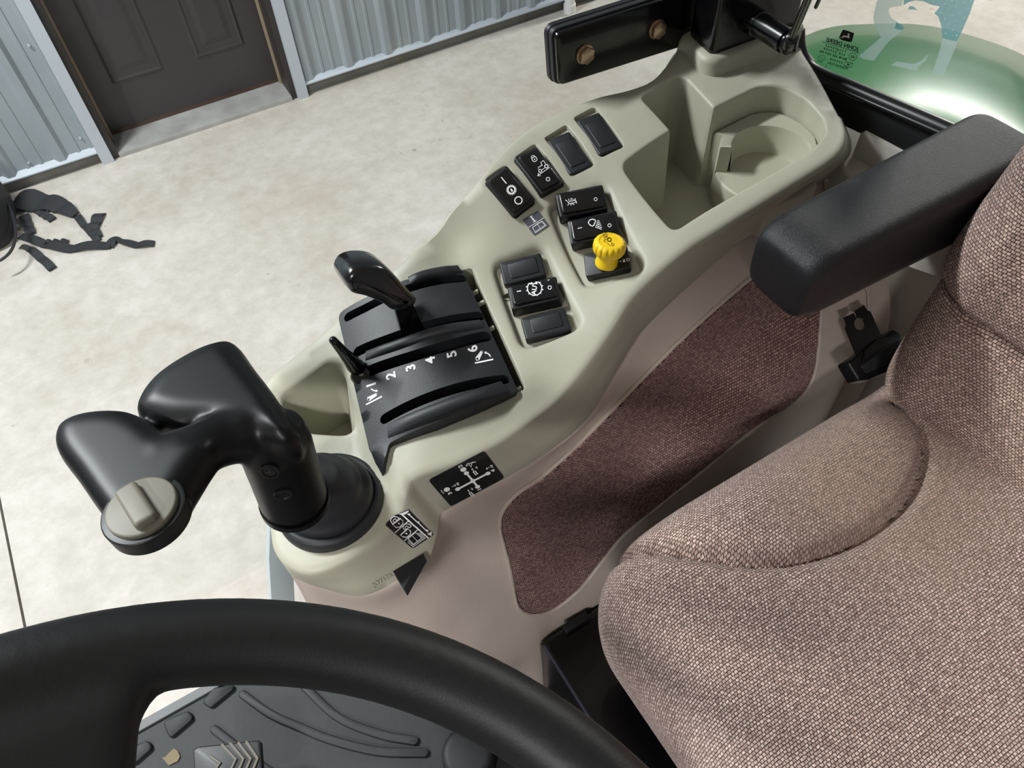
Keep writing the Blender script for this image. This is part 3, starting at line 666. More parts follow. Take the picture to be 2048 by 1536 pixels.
def d_pto(k, fn):
    ribbon(k, [(105, 465), (195, 575)], 17, fn); ribbon(k, circle(60, 32, (280, 682)), 20, fn, True)
    for i in range(18):
        a = 2 * math.pi * i / 18; ribbon(k, [(280 + 68 * math.cos(a), 682 + 68 * math.sin(a)), (280 + 88 * math.cos(a), 682 + 88 * math.sin(a))], 14, fn)
    fillpoly(k, [(262, 655), (290, 670), (310, 698), (296, 716), (272, 706)], fn); ribbon(k, circle(62, 32, (400, 862)), 17, fn, True)
def d_lock(k, fn):
    ribbon(k, circle(42, 24, (674, 160)), 11, fn, True); ribbon(k, catmull([(630, 165), (618, 120), (645, 97), (678, 110), (690, 130)], 16), 9, fn); fillpoly(k, [(662, 148), (680, 150), (684, 172), (670, 180)], fn)
    ribbon(k, [(742, 332), (737, 302), (805, 262), (780, 216), (826, 182), (862, 240)], 10, fn); ribbon(k, circle(29, 20, (876, 280)), 14, fn, True); ribbon(k, circle(24, 20, (770, 360)), 12, fn, True)
    ribbon(k, [(795, 345), (846, 312)], 9, fn); arrow(k, (930, 300), (728, 442), 10, 42, fn); ribbon(k, circle(30, 24, (903, 500)), 12, fn, True)
def d_beacon(k, fn):
    ribbon(k, [(400, 218), (432, 298)], 11, fn); ribbon(k, [(405, 250), (310, 272), (288, 286), (312, 304), (418, 284)], 9, fn); ribbon(k, [(355, 225), (385, 245)], 8, fn)
    for s in (((302, 224), (306, 258)), ((348, 214), (332, 256)), ((248, 244), (286, 268)), ((285, 336), (304, 306)), ((342, 336), (336, 304)), ((392, 320), (352, 302))): ribbon(k, s, 9, fn)
    ribbon(k, circle(25, 20, (738, 232)), 9, fn, True)
def d_light(k, fn):
    ribbon(k, catmull([(622, 612), (642, 572), (690, 556), (733, 576), (716, 638), (690, 666), (650, 650)], 30, True), 14, fn, True)
    for s in (((762, 578), (800, 588)), ((756, 604), (816, 622)), ((748, 630), (830, 656)), ((740, 656), (840, 692)), ((732, 682), (836, 718))): ribbon(k, s, 11, fn)
    ribbon(k, circle(26, 20, (962, 655)), 9, fn, True); ribbon(k, [(448, 706), (516, 690)], 11, fn)
def d_auto(k, fn):
    ribbon(k, [(514, 551), (546, 545)], 7, fn); ribbon(k, circle(55, 40, (650, 525)), 7, fn, True)
    for i in range(12):
        a = 2 * math.pi * i / 12 + .2; ribbon(k, [(650 + 56 * math.cos(a), 525 + 50 * math.sin(a)), (650 + 68 * math.cos(a), 525 + 62 * math.sin(a))], 8, fn)
    text_mesh(k, 'AUT', (650, 525), (.12, -.99), (-.97, -.1), 52, fn, 1.2); ribbon(k, circle(13, 20, (766, 520)), 5, fn, True); ribbon(k, [(748, 465), (764, 461)], 4, fn)
rocker_switch((991, 346), (1050, 416), .0265, 'rocker switch marked with a gear and a large ring', d_pto, c6, -.04)
rocker_switch((1051, 302), (1108, 376), .0265, 'rocker switch marked with a padlock and a tractor outline', d_lock, c6, -.03)
rocker_switch((1115, 410), (1211, 391), .0255, 'rocker switch marked with a flashing beacon symbol', d_beacon, c7, -.05)
rocker_switch((1137, 464), (1237, 442), .0255, 'rocker switch marked with a work lamp and light beams', d_light, c7, -.05)
rocker_switch((1018, 594), (1117, 572), .0255, 'rocker switch marked AUT inside a gear ring between two blank covers', d_auto, z5, -.05)
blank_cover((1116, 271), (1163, 340), .0245, 'blank black switch cover next to the rocker switch with padlock symbol')
blank_cover((1175, 232), (1222, 301), .0245, 'blank black switch cover at the end of its row beside the deep tray')
blank_cover((1003, 548), (1087, 527), .0235, 'blank black switch cover on the window side of the AUT switch')
blank_cover((1046, 658), (1136, 635), .0235, 'blank black switch cover on the seat side of the AUT switch')

# ------------------------------------------------------------------ yellow pull knob on its plate
fr, L = switch_frame((1169, 531), (1257, 512), .0020)
kn = thing('pull_knob', 'yellow ribbed pull knob on a black plate beside the work lamp switch', 'knob', tuple(fr.o))
m = MB(); prism(m, fr, rrect(L, .0245, .0026, 5), -.0065, .0020, .001, 3); PL = m; kpl = m.build('base_plate', M_BLK, kn, 50)
kf = Fr(S(1213, 527, .0020), (0, 1, 0), n=(.08, -.06, 1))
m = MB(); st = [(.0104, 0), (.0106, .002), (.0099, .004), (.0096, .012), (.0102, .015)]; KD = .0045
m.loft([[kf(r * math.cos(a), r * math.sin(a), z) for a in np.linspace(0, 2 * math.pi, 32, endpoint=False)] for r, z in st], True, True, True); m.build('knob_stem', M_YEL, kn, 50)
m = MB(); rows = []; na = 96
for r, z, g_ in ((.0098, .017, 0), (.0125, .0185, .3), (.0138, .0205, 1), (.0142, .024, 1), (.0138, .0275, 1), (.0125, .0292, .8), (.0112, .0300, 0), (.0095, .0302, 0), (.0092, .0297, 0), (.0001, .0299, 0)):
    z -= KD; r *= 1.04
    rows.append([kf((r - g_ * (.0011 if (i % 6) < 2 else 0)) * math.cos(2 * math.pi * i / na), (r - g_ * (.0011 if (i % 6) < 2 else 0)) * math.sin(2 * math.pi * i / na), z) for i in range(na)])
m.loft(rows, True, True, True); hd = m.build('knob_head', M_YEL, kn, 50)
ink = MB(); fn = Cast([m]).fn(c7, 0.0003)
ribbon(ink, [(908, 782), (850, 797), (872, 860), (936, 850)], 5, fn); ribbon(ink, circle(22, 20, (900, 820)), 8, fn, True); ribbon(ink, circle(29, 24, (958, 885)), 13, fn, True)
ribbon(ink, [(922, 882), (870, 892), (875, 922), (918, 920), (945, 968), (985, 985)], 5, fn); ribbon(ink, circle(19, 20, (1013, 968)), 6, fn, True); ribbon(ink, [(982, 918), (1003, 950)], 5, fn)
ink.build('symbol', M_INKD, sub_of(hd), 0)
ink = MB(); fn = Cast([PL]).fn(c7, 0.0003); arrow(ink, (1108, 1240), (1155, 1238), 6, 18, fn); fillpoly(ink, [(1168, 1212), (1218, 1200), (1206, 1222), (1222, 1246), (1176, 1252), (1186, 1230)], fn); ribbon(ink, circle(20, 18, (1258, 1210)), 10, fn, True)
ink.build('symbol', M_INK, sub_of(kpl), 0)

# ------------------------------------------------------------------ decals on the console
def decal(name, poly, crop, m, draw, label, n=40):
    q = rounded(poly, [60 if len(poly) < 6 else 12] * len(poly), 5) if name != 'instruction_sticker' else np.array(poly, float)
    v, t = cdt(resample(q, 90, True), [], max(60, (q.max(0) - q.min(0)).max() / 14)); mb = MB(); f = CS.fn(crop, 0.0005); mb.add([f(*p) for p in v], t)
    o = mb.build(name, m, con, 60); tag(o, label); k = MB(); draw(k, CS.fn(crop, 0.0009)); k.build('decal_print', M_INK, sub_of(o), 0)
def ell(k, c, rx, ry, a, fn):
    ca, sa = math.cos(a), math.sin(a); fillpoly(k, [(c[0] + x * ca - y * sa, c[1] + x * sa + y * ca) for x, y in circle(1, 20) * (rx, ry)], fn)
d1 = Z(850, 890, 11.82)
def draw1(k, fn):
    ribbon(k, resample([(970, 645), (1120, 830), (1240, 970)], 12), 48, fn); ribbon(k, resample([(770, 1025), (1120, 840), (1480, 650)], 14), 42, fn); ell(k, (1122, 832), 62, 46, -.4, fn)
    for c, rx, ry in (((970, 648), 62, 44), ((898, 562), 74, 52), ((1478, 655), 62, 42), ((1235, 972), 62, 42), ((766, 1025), 62, 42), ((510, 1036), 74, 52)): ell(k, c, rx, ry, -.25, fn)
    R_, U_ = (-.62, -.78), (-.9, .42)
    for ch, c in (('2', (832, 488)), ('4', (1602, 585)), ('1', (1280, 1032)), ('3', (588, 1122))): text_mesh(k, ch, c, R_, U_, 130, fn, 4)
    ribbon(k, [(1020, 436), (1108, 398), (1074, 500)], 16, fn, True); ribbon(k, [(1108, 398), (1190, 382)], 18, fn); arrow(k, (1004, 408), (972, 484), 10, 34, fn)
    for dx, dy in ((0, 0), (-92, 505)):
        ell(k, (1106 + dx, 552 + dy), 20, 17, 0, fn); ribbon(k, [(1112 + dx, 560 + dy), (1150 + dx, 602 + dy)], 14, fn); ribbon(k, [(1130 + dx, 612 + dy), (1172 + dx, 592 + dy), (1232 + dx, 668 + dy), (1192 + dx, 692 + dy)], 18, fn, True)
    arrow(k, (1238, 546), (1190, 496), 10, 34, fn); arrow(k, (1075, 992), (1122, 1040), 10, 34, fn); arrow(k, (1524, 502), (1436, 552), 10, 34, fn); arrow(k, (630, 974), (720, 926), 10, 34, fn)
    for x, y in ((1560, 488), (762, 905)):
        for j in range(3): ribbon(k, [(x - 30 + j * 22, y - 28 + j * 4), (x - 2 + j * 22, y + 28 + j * 2)], 10, fn)
        ribbon(k, [(x - 35, y - 20), (x + 28, y - 36)], 10, fn)
    ribbon(k, [(366, 1052), (385, 1060), (392, 1092), (418, 1100), (440, 1132)], 14, fn)
decal('shift_pattern_decal', [(70, 820), (1400, 135), (1880, 770), (610, 1445)], d1, M_DECAL, draw1, 'black decal with white cross-shaped joystick pattern')
d2 = Z(760, 1010, 16.17)
def draw2(k, fn):
    fillpoly(k, [(610, 285), (760, 215), (915, 150), (925, 195), (850, 270), (740, 300)], fn); ribbon(k, resample([(715, 285), (1555, 1075)], 10), 45, fn)
    ribbon(k, resample([(930, 490), (460, 890)], 6), 26, fn); ribbon(k, resample([(1230, 770), (770, 1150)], 6), 26, fn); ribbon(k, resample([(950, 300), (1540, 870)], 8), 36, fn)
    for c in ((930, 280), (1220, 548), (1495, 815)): ell(k, c, 44, 32, .0, fn)
    fillpoly(k, [(1500, 930), (1650, 850), (1645, 995)], fn)
    ribbon(k, [(390, 640), (640, 425), (735, 500), (725, 600), (625, 700), (505, 725)], 26, fn, True); ribbon(k, catmull([(400, 620), (345, 540), (362, 450), (450, 388), (540, 392), (610, 440)], 20), 24, fn); ribbon(k, catmull([(450, 580), (412, 510), (470, 452), (530, 500)], 14), 22, fn); ell(k, (590, 592), 36, 24, .5, fn)
    ribbon(k, [(640, 965), (890, 752), (985, 830), (970, 920), (870, 1030), (740, 1030)], 26, fn, True); ribbon(k, catmull([(800, 800), (735, 740), (752, 650), (860, 592), (940, 602), (1010, 660), (942, 716), (880, 672), (812, 690), (800, 740), (842, 780)], 40), 22, fn); ell(k, (840, 915), 36, 24, .5, fn)
    ribbon(k, [(900, 1090), (1030, 960), (1150, 880), (1350, 1050), (1210, 1150), (1075, 1258)], 16, fn, True); ribbon(k, [(1030, 990), (1205, 1160)], 14, fn)
    ribbon(k, [(905, 1130), (1065, 1290), (1210, 1185), (1400, 1060), (1215, 880)], 13, fn); ribbon(k, [(880, 1180), (1060, 1340), (1220, 1230), (1455, 1060), (1265, 880)], 15, fn)
decal('instruction_sticker', [(920, 130), (1330, 560), (1720, 960), (1400, 1180), (1100, 1380), (1020, 1380), (600, 1030), (180, 660), (200, 590), (400, 390), (620, 270)], d2, M_DECAL, draw2, 'black sticker with white padlocks, book and arrow')
def draw3(k, fn):
    ribbon(k, resample([(565, 1330), (830, 1165)], 4), 9, fn); ribbon(k, [(606, 1132), (678, 1224)], 22, fn); ribbon(k, [(584, 1152), (634, 1120)], 10, fn); ribbon(k, [(650, 1242), (706, 1206)], 10, fn)
    ribbon(k, [(638, 1328), (720, 1262), (800, 1216), (872, 1292), (775, 1362), (692, 1418)], 8, fn, True); ribbon(k, [(650, 1325), (722, 1275), (800, 1232), (850, 1288)], 5, fn); ribbon(k, [(720, 1268), (772, 1338)], 6, fn); ribbon(k, [(690, 1400), (772, 1340), (850, 1290)], 6, fn)
q3 = [(465, 1190), (735, 1035), (930, 1295), (670, 1465)]
vv, tt = cdt(resample(q3, 40, True), [], 50); mb = MB(); f = CS.fn(c6, .0005); mb.add([f(*p) for p in vv], tt); o = mb.build('manual_sticker', M_DECALG, con, 60); tag(o, 'grey sticker with a white bar and open book')
k = MB(); draw3(k, CS.fn(c6, .0009)); k.build('decal_print', M_INK, sub_of(o), 0)
k = MB(); z8 = Z(700, 850, 3.84); text_mesh(k, 'JOYSTICK LOCK', (335, 1135), (.873, -.487), (-.487, -.873), 52, CS.fn(z8, .0014)); k.build('embossed_lettering', M_SHELL, con, 0)
# ------------------------------------------------------------------ lever with the large bean knob
CC = Cast([COVER, SHELL])
kfc = P(*z6(600, 340), .428); kfr = Fr(kfc, (1, 0, 0.05), n=(0.02, -1, 0.25))
lv = thing('range_lever', 'black lever with a large glossy bean-shaped knob rising from the slotted cover', 'lever', tuple(CC.hit(*z6(830, 690))))
m = MB(); poly = [kfr.uv(*z6(*q)) for q in catmull([(360, 352), (344, 295), (382, 226), (470, 192), (600, 200), (690, 258), (790, 370), (848, 425), (850, 462), (800, 508), (690, 518), (620, 472), (560, 442), (480, 412), (390, 390)], 60, True)]
poly = np.array(poly); poly = poly if area2(poly) > 0 else poly[::-1]
rows = []
for ins, c in ((.010, .0025), (.005, .0022), (.002, .0008), (0, -.002), (-.0005, -.016), (0, -.033), (.002, -.037), (.006, -.039)): rows.append([kfr(a, b, c) for a, b in offset(poly, -ins)])
m.loft(rows, True, True, True); m.build('knob', M_GLOSS, lv, 60)
b0, b1 = CC.hit(*z6(750, 715)), CC.hit(*z6(925, 662)); b0[2] -= .012; b1[2] -= .012; t0, t1 = kfr.px(*z6(690, 500), -.012), kfr.px(*z6(825, 470), -.012)
m = MB(); e = np.array([0, .0022, 0]); m.loft([[b0 - e, b1 - e, b1 + e, b0 + e], [t0 - e, t1 - e, t1 + e, t0 + e]], True, True, True); m.build('lever_blade', M_PAINT, lv, 0)
m = MB(); tri = [z6(775, 480), z6(820, 440), z6(822, 478)]; ribbon(m, tri, 1.0, lambda a, b: kfr.px(a, b, .003), True); m.build('embossed_triangle', M_RUB, lv, 0)

# small pointer lever at number 1
hb = CC.hit(*z6(450, 1010)); hb = hb + np.array([0, 0, .004])
sl = thing('pointer_lever', 'small black tapered lever standing beside number 1 on the cover', 'lever', tuple(hb))
tip = P(*z6(232, 722), .455); m = MB(); base = hb + np.array([0, .004, .006]); pts = [base + (tip - base) * t for t in (0, .1, .3, .6, .9, .97, 1)]
m.tube(pts, [.0075, .0078, .0062, .0046, .0036, .0033, .0012], 16); m.build('lever_arm', M_GLOSS, sl, 60)
hf = Fr(hb, (1, 0, 0), n=(-.1, -.55, .8)); m = MB(); prism(m, hf, circle(.0085, 28), -.010, .0055, .0015, 3); m.build('hub', M_GLOSS, sl, 50)
m = MB(); prism(m, hf, circle(.0022, 16), .005, .0062, .0004, 2); m.build('hub_pin', M_METAL, sl, 50)
m = MB(); prism(m, Fr(hb + np.array([.006, .002, -.002]), (1, 0.3, 0), n=(0, 0, 1)), rrect(.014, .010, .002), -.012, .004, .001, 2); m.build('clamp', M_GLOSS, sl, 50)
m = MB(); prism(m, Fr(hb + np.array([-.002, -.010, -.002]), (1, 0.1, 0), n=(-.1, -.3, 1)), rrect(.014, .004, .001), -.012, .0, .0006, 2); m.build('pointer', M_BLK, sl, 50)

# ------------------------------------------------------------------ joystick
bc = S(660, 1003, .0); jn = snorm(bc); jn = np.array([0, 0, 1.0])
js = thing('loader_joystick', 'black loader joystick with a wide palm grip and beige thumb dial', 'joystick', tuple(bc))
z7b = Z(60, 660, 2.743); bf = Fr(bc, (1, 0, 0), n=(0, 0, 1))
m = MB(); rows = []
for r, z, dx, dy in ((.0455, -.004, 0, 0), (.0455, .004, 0, 0), (.043, .0085, 0, 0), (.040, .009, 0, 0), (.0385, .008, 0, 0), (.0385, .013, 0, 0), (.037, .017, -.001, 0), (.034, .019, -.002, .0), (.0335, .025, -.003, 0), (.031, .031, -.005, .001), (.027, .034, -.007, .001), (.0265, .040, -.009, .002), (.022, .046, -.012, .003), (.018, .048, -.014, .003), (.016, .055, -.017, .003)):
    rows.append([bf(r * math.cos(a) + dx, r * math.sin(a) + dy, z) for a in np.linspace(0, 2 * math.pi, 64, endpoint=False)])
m.loft(rows, True, False, True); m.build('rubber_boot', M_RUB, js, 60)
def pill(mb, poly, dz, th, ins, tiltf=None):              # rounded slab through a pixel outline at level dz
    q = np.array([P(a, b, dz)[:2] for a, b in catmull(poly, 64, True)]); q = q if area2(q) > 0 else q[::-1]
    tz = tiltf or (lambda p: 0.0); rows = []
    for t in np.linspace(-1, 1, 9):
        k = 1 - math.sqrt(max(0, 1 - abs(t) ** 2.6)); qq = offset(q, -ins * k)
        rows.append([(a, b, H - dz + t * th / 2 + tz((a, b))) for a, b in qq])
    mb.loft(rows, True, True, True)
g = MB()
nb, nt = P(588, 998, .472), P(550, 888, .402)
g.tube([nb, nb * .5 + nt * .5, nt, nt + (nt - nb) * .2 + np.array([.0, .004, 0])], [.0240, .0238, .0238, .0215], 32)
arc = catmull([nt * .8 + nb * .2, P(512, 868, .390), P(455, 876, .383), P(395, 900, .377), P(320, 925, .374)], 30)
g.tube(arc, list(np.interp(np.linspace(0, 1, len(arc)), [0, .3, .6, 1], [.021, .019, .0165, .016])), 24)
pill(g, [(288, 852), (290, 815), (328, 767), (398, 722), (455, 702), (484, 707), (516, 750), (554, 800), (590, 858), (606, 890), (585, 912), (540, 905), (500, 890), (440, 882), (350, 876)], .388, .040, .013)
pill(g, [(120, 900), (128, 865), (165, 843), (215, 834), (268, 836), (312, 856), (350, 885), (405, 890), (440, 905), (412, 955), (385, 1000), (362, 1040), (330, 1068), (292, 1080), (240, 1068), (205, 1030), (165, 972), (133, 930)], .374, .030, .010)
grip = remeshed(g, 'grip', M_GRIP, js, .002, 16)
gm = MB(); gm.v = [tuple(q.co) for q in grip.data.vertices]; gm.f = [tuple(p.vertices) for p in grip.data.polygons]; CG = Cast([gm])
# dial set flat in the pad
dc = CG.hit(285, 1016, .001); df = Fr(dc, (1, 0, 0), n=(-.03, .06, 1))
m = MB(); prism(m, df, circle(.0228, 48), -.012, -.0012, .001, 2); m.build('dial_seat', M_BLK, js, 50)
m = MB(); prism(m, df, circle(.0192, 48), -.006, .0018, .0012, 3); dial = m.build('thumb_dial', M_DIAL, js, 50); tag(dial, 'beige round thumb dial')
pa, pb = df.uv(258, 985), df.uv(300, 1052); ang = math.atan2(pb[1] - pa[1], pb[0] - pa[0]); mid = df((pa[0] + pb[0]) / 2, (pa[1] + pb[1]) / 2, 0)
f2 = Fr(mid, df.u * math.cos(ang) + df.v * math.sin(ang), n=df.n)
m = MB(); prism(m, f2, rrect(.0315, .0125, .0035, 6), -.002, .0070, .0025, 4, tilt=(.03, 0)); m.build('dial_bar', M_DIAL, sub_of(dial), 60)
for q in ((540, 942), (566, 988)):                       # recessed neck screws
    ax = (nt - nb) / np.linalg.norm(nt - nb); sp = CG.hit(*q); nn_ = CG.hit(*q, .001) - sp; nn_ /= np.linalg.norm(nn_); ax = ax - nn_ * (ax @ nn_); ax /= np.linalg.norm(ax)
    sf = Fr(sp, ax, n=nn_); m = MB()
    m.loft([[sf(r * math.cos(a), r * math.sin(a), z) for a in np.linspace(0, 2 * math.pi, 20, endpoint=False)] for r, z in ((.0062, -.001), (.006, .0012), (.0048, .0014), (.0042, .0004), (.001, .0006))], True, False, True); so = m.build('screw', M_BLK, js, 50)
    m = MB()
    for k in range(2): ribbon(m, [(-.003, 0), (.003, 0)] if k == 0 else [(0, -.003), (0, .003)], .0009, lambda a, b: sf(a, b, .0009)); 
    m.build('screw_recess', M_PAINT, sub_of(so), 0)
m = MB(); ax = (nt - nb) / np.linalg.norm(nt - nb); m.tube([nb - ax * .006, nb - ax * .0045, nb + ax * .001], [.0222, .0248, .0248], 32); m.build('neck_collar', M_GRIP, js, 50)
m = MB(); m.tube([bf(-.017, .003, .045), nb + ax * .004], .011, 20); m.build('shaft', M_BLK, js, 50)
m = MB(); m.tube([nb + ax * .0 + np.array([.016, .006, -.002]), bf(-.002, .012, .038)], .003, 10); m.build('cable', M_RUB, js, 50)
# joystick lock lever under the console lip
p0, p1, p2, p3 = P(794, 1158, .598), P(854, 1122, .592), P(815, 1192, .600), P(804, 1174, .600)
ll = MB(); e = np.array([.0, .006, .004]); ll.loft([[p0, p1, p2, p3], [p0 + e, p1 + e, p2 + e, p3 + e]], True, True, True)
tag(ll.build('joystick_lock_lever', M_BLK, None, 0), 'small black lock lever poking out below the embossed console edge', 'lever')

# ------------------------------------------------------------------ lower side trim with cloth insert
R0 = [(572, 1135, .603), (640, 1175, .610), (745, 1190, .610), (850, 1130, .598), (878, 1045, .584), (955, 986, .573), (1085, 912, .568), (1173, 840, .566), (1265, 690, .551), (1400, 552, .533), (1610, 385, .518), (1708, 292, .508), (1800, 225, .50), (1835, 205, .50)]
R1 = [(600, 1180, .68), (665, 1215, .70), (770, 1222, .70), (862, 1165, .675), (925, 1085, .655), (1000, 1030, .645), (1100, 935, .62), (1205, 835, .605), (1300, 742, .60), (1420, 630, .578), (1630, 450, .56), (1745, 345, .55), (1850, 262, .54), (1890, 240, .535)]
R2 = [(640, 1260, .80), (720, 1290, .80), (840, 1290, .80), (930, 1240, .79), (1000, 1180, .77), (1060, 1130, .75), (1140, 1050, .73), (1230, 950, .70), (1360, 800, .66), (1480, 680, .63), (1660, 520, .60), (1780, 420, .59), (1900, 330, .58), (1960, 300, .565)]
R3 = [(670, 1300, .86), (750, 1335, .87), (850, 1370, .89), (960, 1370, .91), (1060, 1300, .89), (1110, 1245, .875), (1190, 1190, .86), (1300, 1090, .82), (1430, 960, .77), (1560, 840, .73), (1720, 680, .69), (1850, 560, .67), (1990, 460, .66), (2150, 380, .66)]
R0 = [(a, b, d + .007) for a, b, d in R0]; cols = [[P(*q) for q in r] for r in (R0, R1, R2, R3)]
c0 = [p + np.array([0, .014, .001]) for p in cols[0]]; c4 = [p + np.array([0.0, .09, -.02]) if i < 4 else np.array([p[0], p[1] - .005, H - 1.05]) for i, p in enumerate(cols[3])]
cols = [c0] + cols + [c4]
g1, g2 = P(1605, 112, .43), P(1890, 252, .43); gd = g2 - g1; gd[2] = 0; gn = np.cross(gd, (0, 0, 1)); gn /= np.linalg.norm(gn)   # rear window plane
if gn @ (CAM - g1) < 0: gn = -gn
cols = [[p + gn * max(0, .03 - (p - g1) @ gn) for p in c] for c in cols]
rowsN = [np.array(catmull(c, 13 * 10)) for c in cols]; grid = [catmull([r[i] for r in rowsN], 40) for i in range(len(rowsN[0]))]
TRIM = MB(); TRIM.loft(grid)
sp = thing('side_trim', 'pinkish beige lower cab side trim below the control console', 'trim panel', tuple(cols[4][5]))
TRIM.build('trim_shell', M_TRIM, sp, 60)
CT = Cast([TRIM])
FABP = [(1003, 1050), (1012, 1015), (1040, 985), (1085, 955), (1150, 898), (1207, 840), (1300, 745), (1400, 648), (1530, 538), (1605, 490), (1632, 520), (1637, 600), (1628, 715), (1614, 765), (1581, 803), (1505, 852), (1363, 967), (1250, 1058), (1209, 1105), (1155, 1172), (1105, 1212), (1070, 1222), (1046, 1216), (1035, 1195), (1022, 1130)]
fp = resample(np.array(catmull(FABP, 200, True)), 200, True)
v, t = cdt(fp, [], 16); mb = MB(); vs_ = [CT.hit(a, b, .003) for a, b in v]; vs_ = [p if p is not None else CT.hit(a - 5, b + 5, .003) for p, (a, b) in zip(vs_, v)]
rim_in = [CT.hit(a, b, -.004) for a, b in offset(fp, 3)]
uv = [(p[0] * .97 + p[2] * .15, p[2] * 1.03 - p[0] * .1) for p in vs_]
k0 = len(vs_); bl = [CT.hit(a, b, .003) for a, b in fp]; vs_ += bl + rim_in; uv += [(p[0], p[2]) for p in bl] + [(p[0], p[2]) for p in bl]
n = len(bl); t = list(t) + [(k0 + i, k0 + (i + 1) % n, k0 + n + (i + 1) % n, k0 + n + i) for i in range(n)]
tag(obj_pts('cloth_insert', vs_, t, M_INSERT, sp, 60, uv), 'dark brown woven cloth insert')
mb = MB(); mb.tube([CT.hit(a, b, .0015) for a, b in np.vstack([offset(fp, 5), offset(fp, 5)[:1]])], .0022, 6, False); mb.build('insert_lip', M_TRIM, sp, 60)
m = MB(); q = [(1560, 180), (1720, 205), (1900, 250), (2060, 330), (2200, 480), (1960, 500), (1780, 440), (1690, 345), (1640, 240)]
prism(m, Fr((0, 0, 0), (1, 0, 0), n=(0, 0, 1)), np.array([P(a, b, .495)[:2] for a, b in q])[::-1], H - .54, H - .495, .004, 3); m.build('rear_shelf', M_REAR, sp, 50)

# ------------------------------------------------------------------ rear pillar, bracket plate, strut
A_, B_, C_ = P(1376, 78, .405), P(1421, 120, .405), P(1592, 58, .405); D_ = A_ + C_ - B_
pl = thing('cab_pillar', 'glossy black rear cab pillar rising from the console corner', 'pillar', tuple(B_))
q2 = rounded([A_[:2], B_[:2], C_[:2], D_[:2]], .006, 4); q2 = q2 if area2(q2) > 0 else q2[::-1]
m = MB(); prism(m, Fr((0, 0, 0), (1, 0, 0), n=(0, 0, 1)), q2, H - .43, H + .35); m.build('post', M_PAINT, pl, 50)
m = MB(); qq = offset(q2, .012); rows = []
for ins, z in ((.030, -.022), (.020, -.016), (.012, -.004), (.010, .012), (.008, .0165), (.004, .018), (-.001, .018)): rr_ = offset(q2, ins); rows.append([(a, b, H - .418 + z) for a, b in rr_])
m.loft(rows, True); m.build('pillar_collar', M_SHELL, con, 60)
yb = A_[1] + .004
pf = Fr((0, yb, H - .35), (1, 0, 0), n=(0, -1, 0))
poly = rounded([pf.uv(*q) for q in ((1112, 68), (1400, -24), (1400, 82), (1118, 172))], [.006, 0, 0, .008], 5); poly = poly if area2(poly) > 0 else poly[::-1]
br = thing('mounting_bracket', 'black flat mounting bracket with two zinc hex bolts on the pillar', 'bracket', tuple(pf.px(1250, 90)))
m = MB(); prism(m, pf, poly, -.005, 0.0, .0012, 2); m.build('front_plate', M_PAINT, br, 50)
m = MB(); prism(m, pf, offset(poly, .002), -.011, -.005, .001, 2); m.build('rubber_pad', M_RUB, br, 50)
m = MB(); prism(m, pf, offset(poly, .003), -.017, -.011, .001, 2); m.build('back_plate', M_RUB2, br, 50)
for q in ((1169, 108), (1313, 58)):
    bfm = Fr(pf.px(*q), (1, 0, 0.2), n=(0, -1, 0)); m = MB()
    prism(m, bfm, circle(.0088, 6, a0=.3), .001, .0062, .0008, 2); b_ = m.build('hex_bolt', M_ZINC, br, 30)
    m = MB(); prism(m, bfm, circle(.0098, 28), 0, .0014, .0004, 2); m.build('washer', M_ZINC, br, 40)
# boss with ball joint and gas strut
p0, p1 = P(1512, 45, .372), P(1572, 82, .372); p0 = p0 + (p0 - p1) * .35
m = MB(); m.tube([p0, p0 + (p1 - p0) * .35, p0 + (p1 - p0) * .36, p1], [.0135, .0125, .0115, .0115], 24); m.build('strut_boss', M_PAINT, pl, 50)
gs = thing('gas_strut', 'black gas strut with a ball joint on the rear pillar', 'strut', tuple(p1))
ball = P(1577, 92, .368)
def ico(mb, c, r):
    bm = bmesh.new(); bmesh.ops.create_uvsphere(bm, u_segments=24, v_segments=14, radius=r); mb.add([np.array(v_.co) + c for v_ in bm.verts], [tuple(x.index for x in f_.verts) for f_ in bm.faces]); bm.free()
m = MB(); ico(m, ball, .0085); m.build('ball_socket', M_GLOSS, gs, 60)
m = MB(); dct = (p1 - p0) / np.linalg.norm(p1 - p0); m.tube([p1 - dct * .004, p1 + dct * .004], .0135 * .7, 20); m.build('stud_nut', M_GLOSS, gs, 50)
top = P(1640, -60, .25); d_ = (top - ball) / np.linalg.norm(top - ball)
m = MB(); m.tube([ball + d_ * .004, ball + d_ * .022, ball + d_ * .024], [.0068, .0064, .0045], 18); m.build('end_fitting', M_GLOSS, gs, 50)
m = MB(); m.tube([ball + d_ * .02, ball + d_ * .5], .0034, 14); m.build('rod', M_PAINT, gs, 50)
m = MB(); m.tube([ball + d_ * .09 + np.array([.012, -.002, 0]), ball + d_ * .4 + np.array([.012, -.002, 0])], .0016, 8); m.build('wire', M_SEAL, gs, 50)

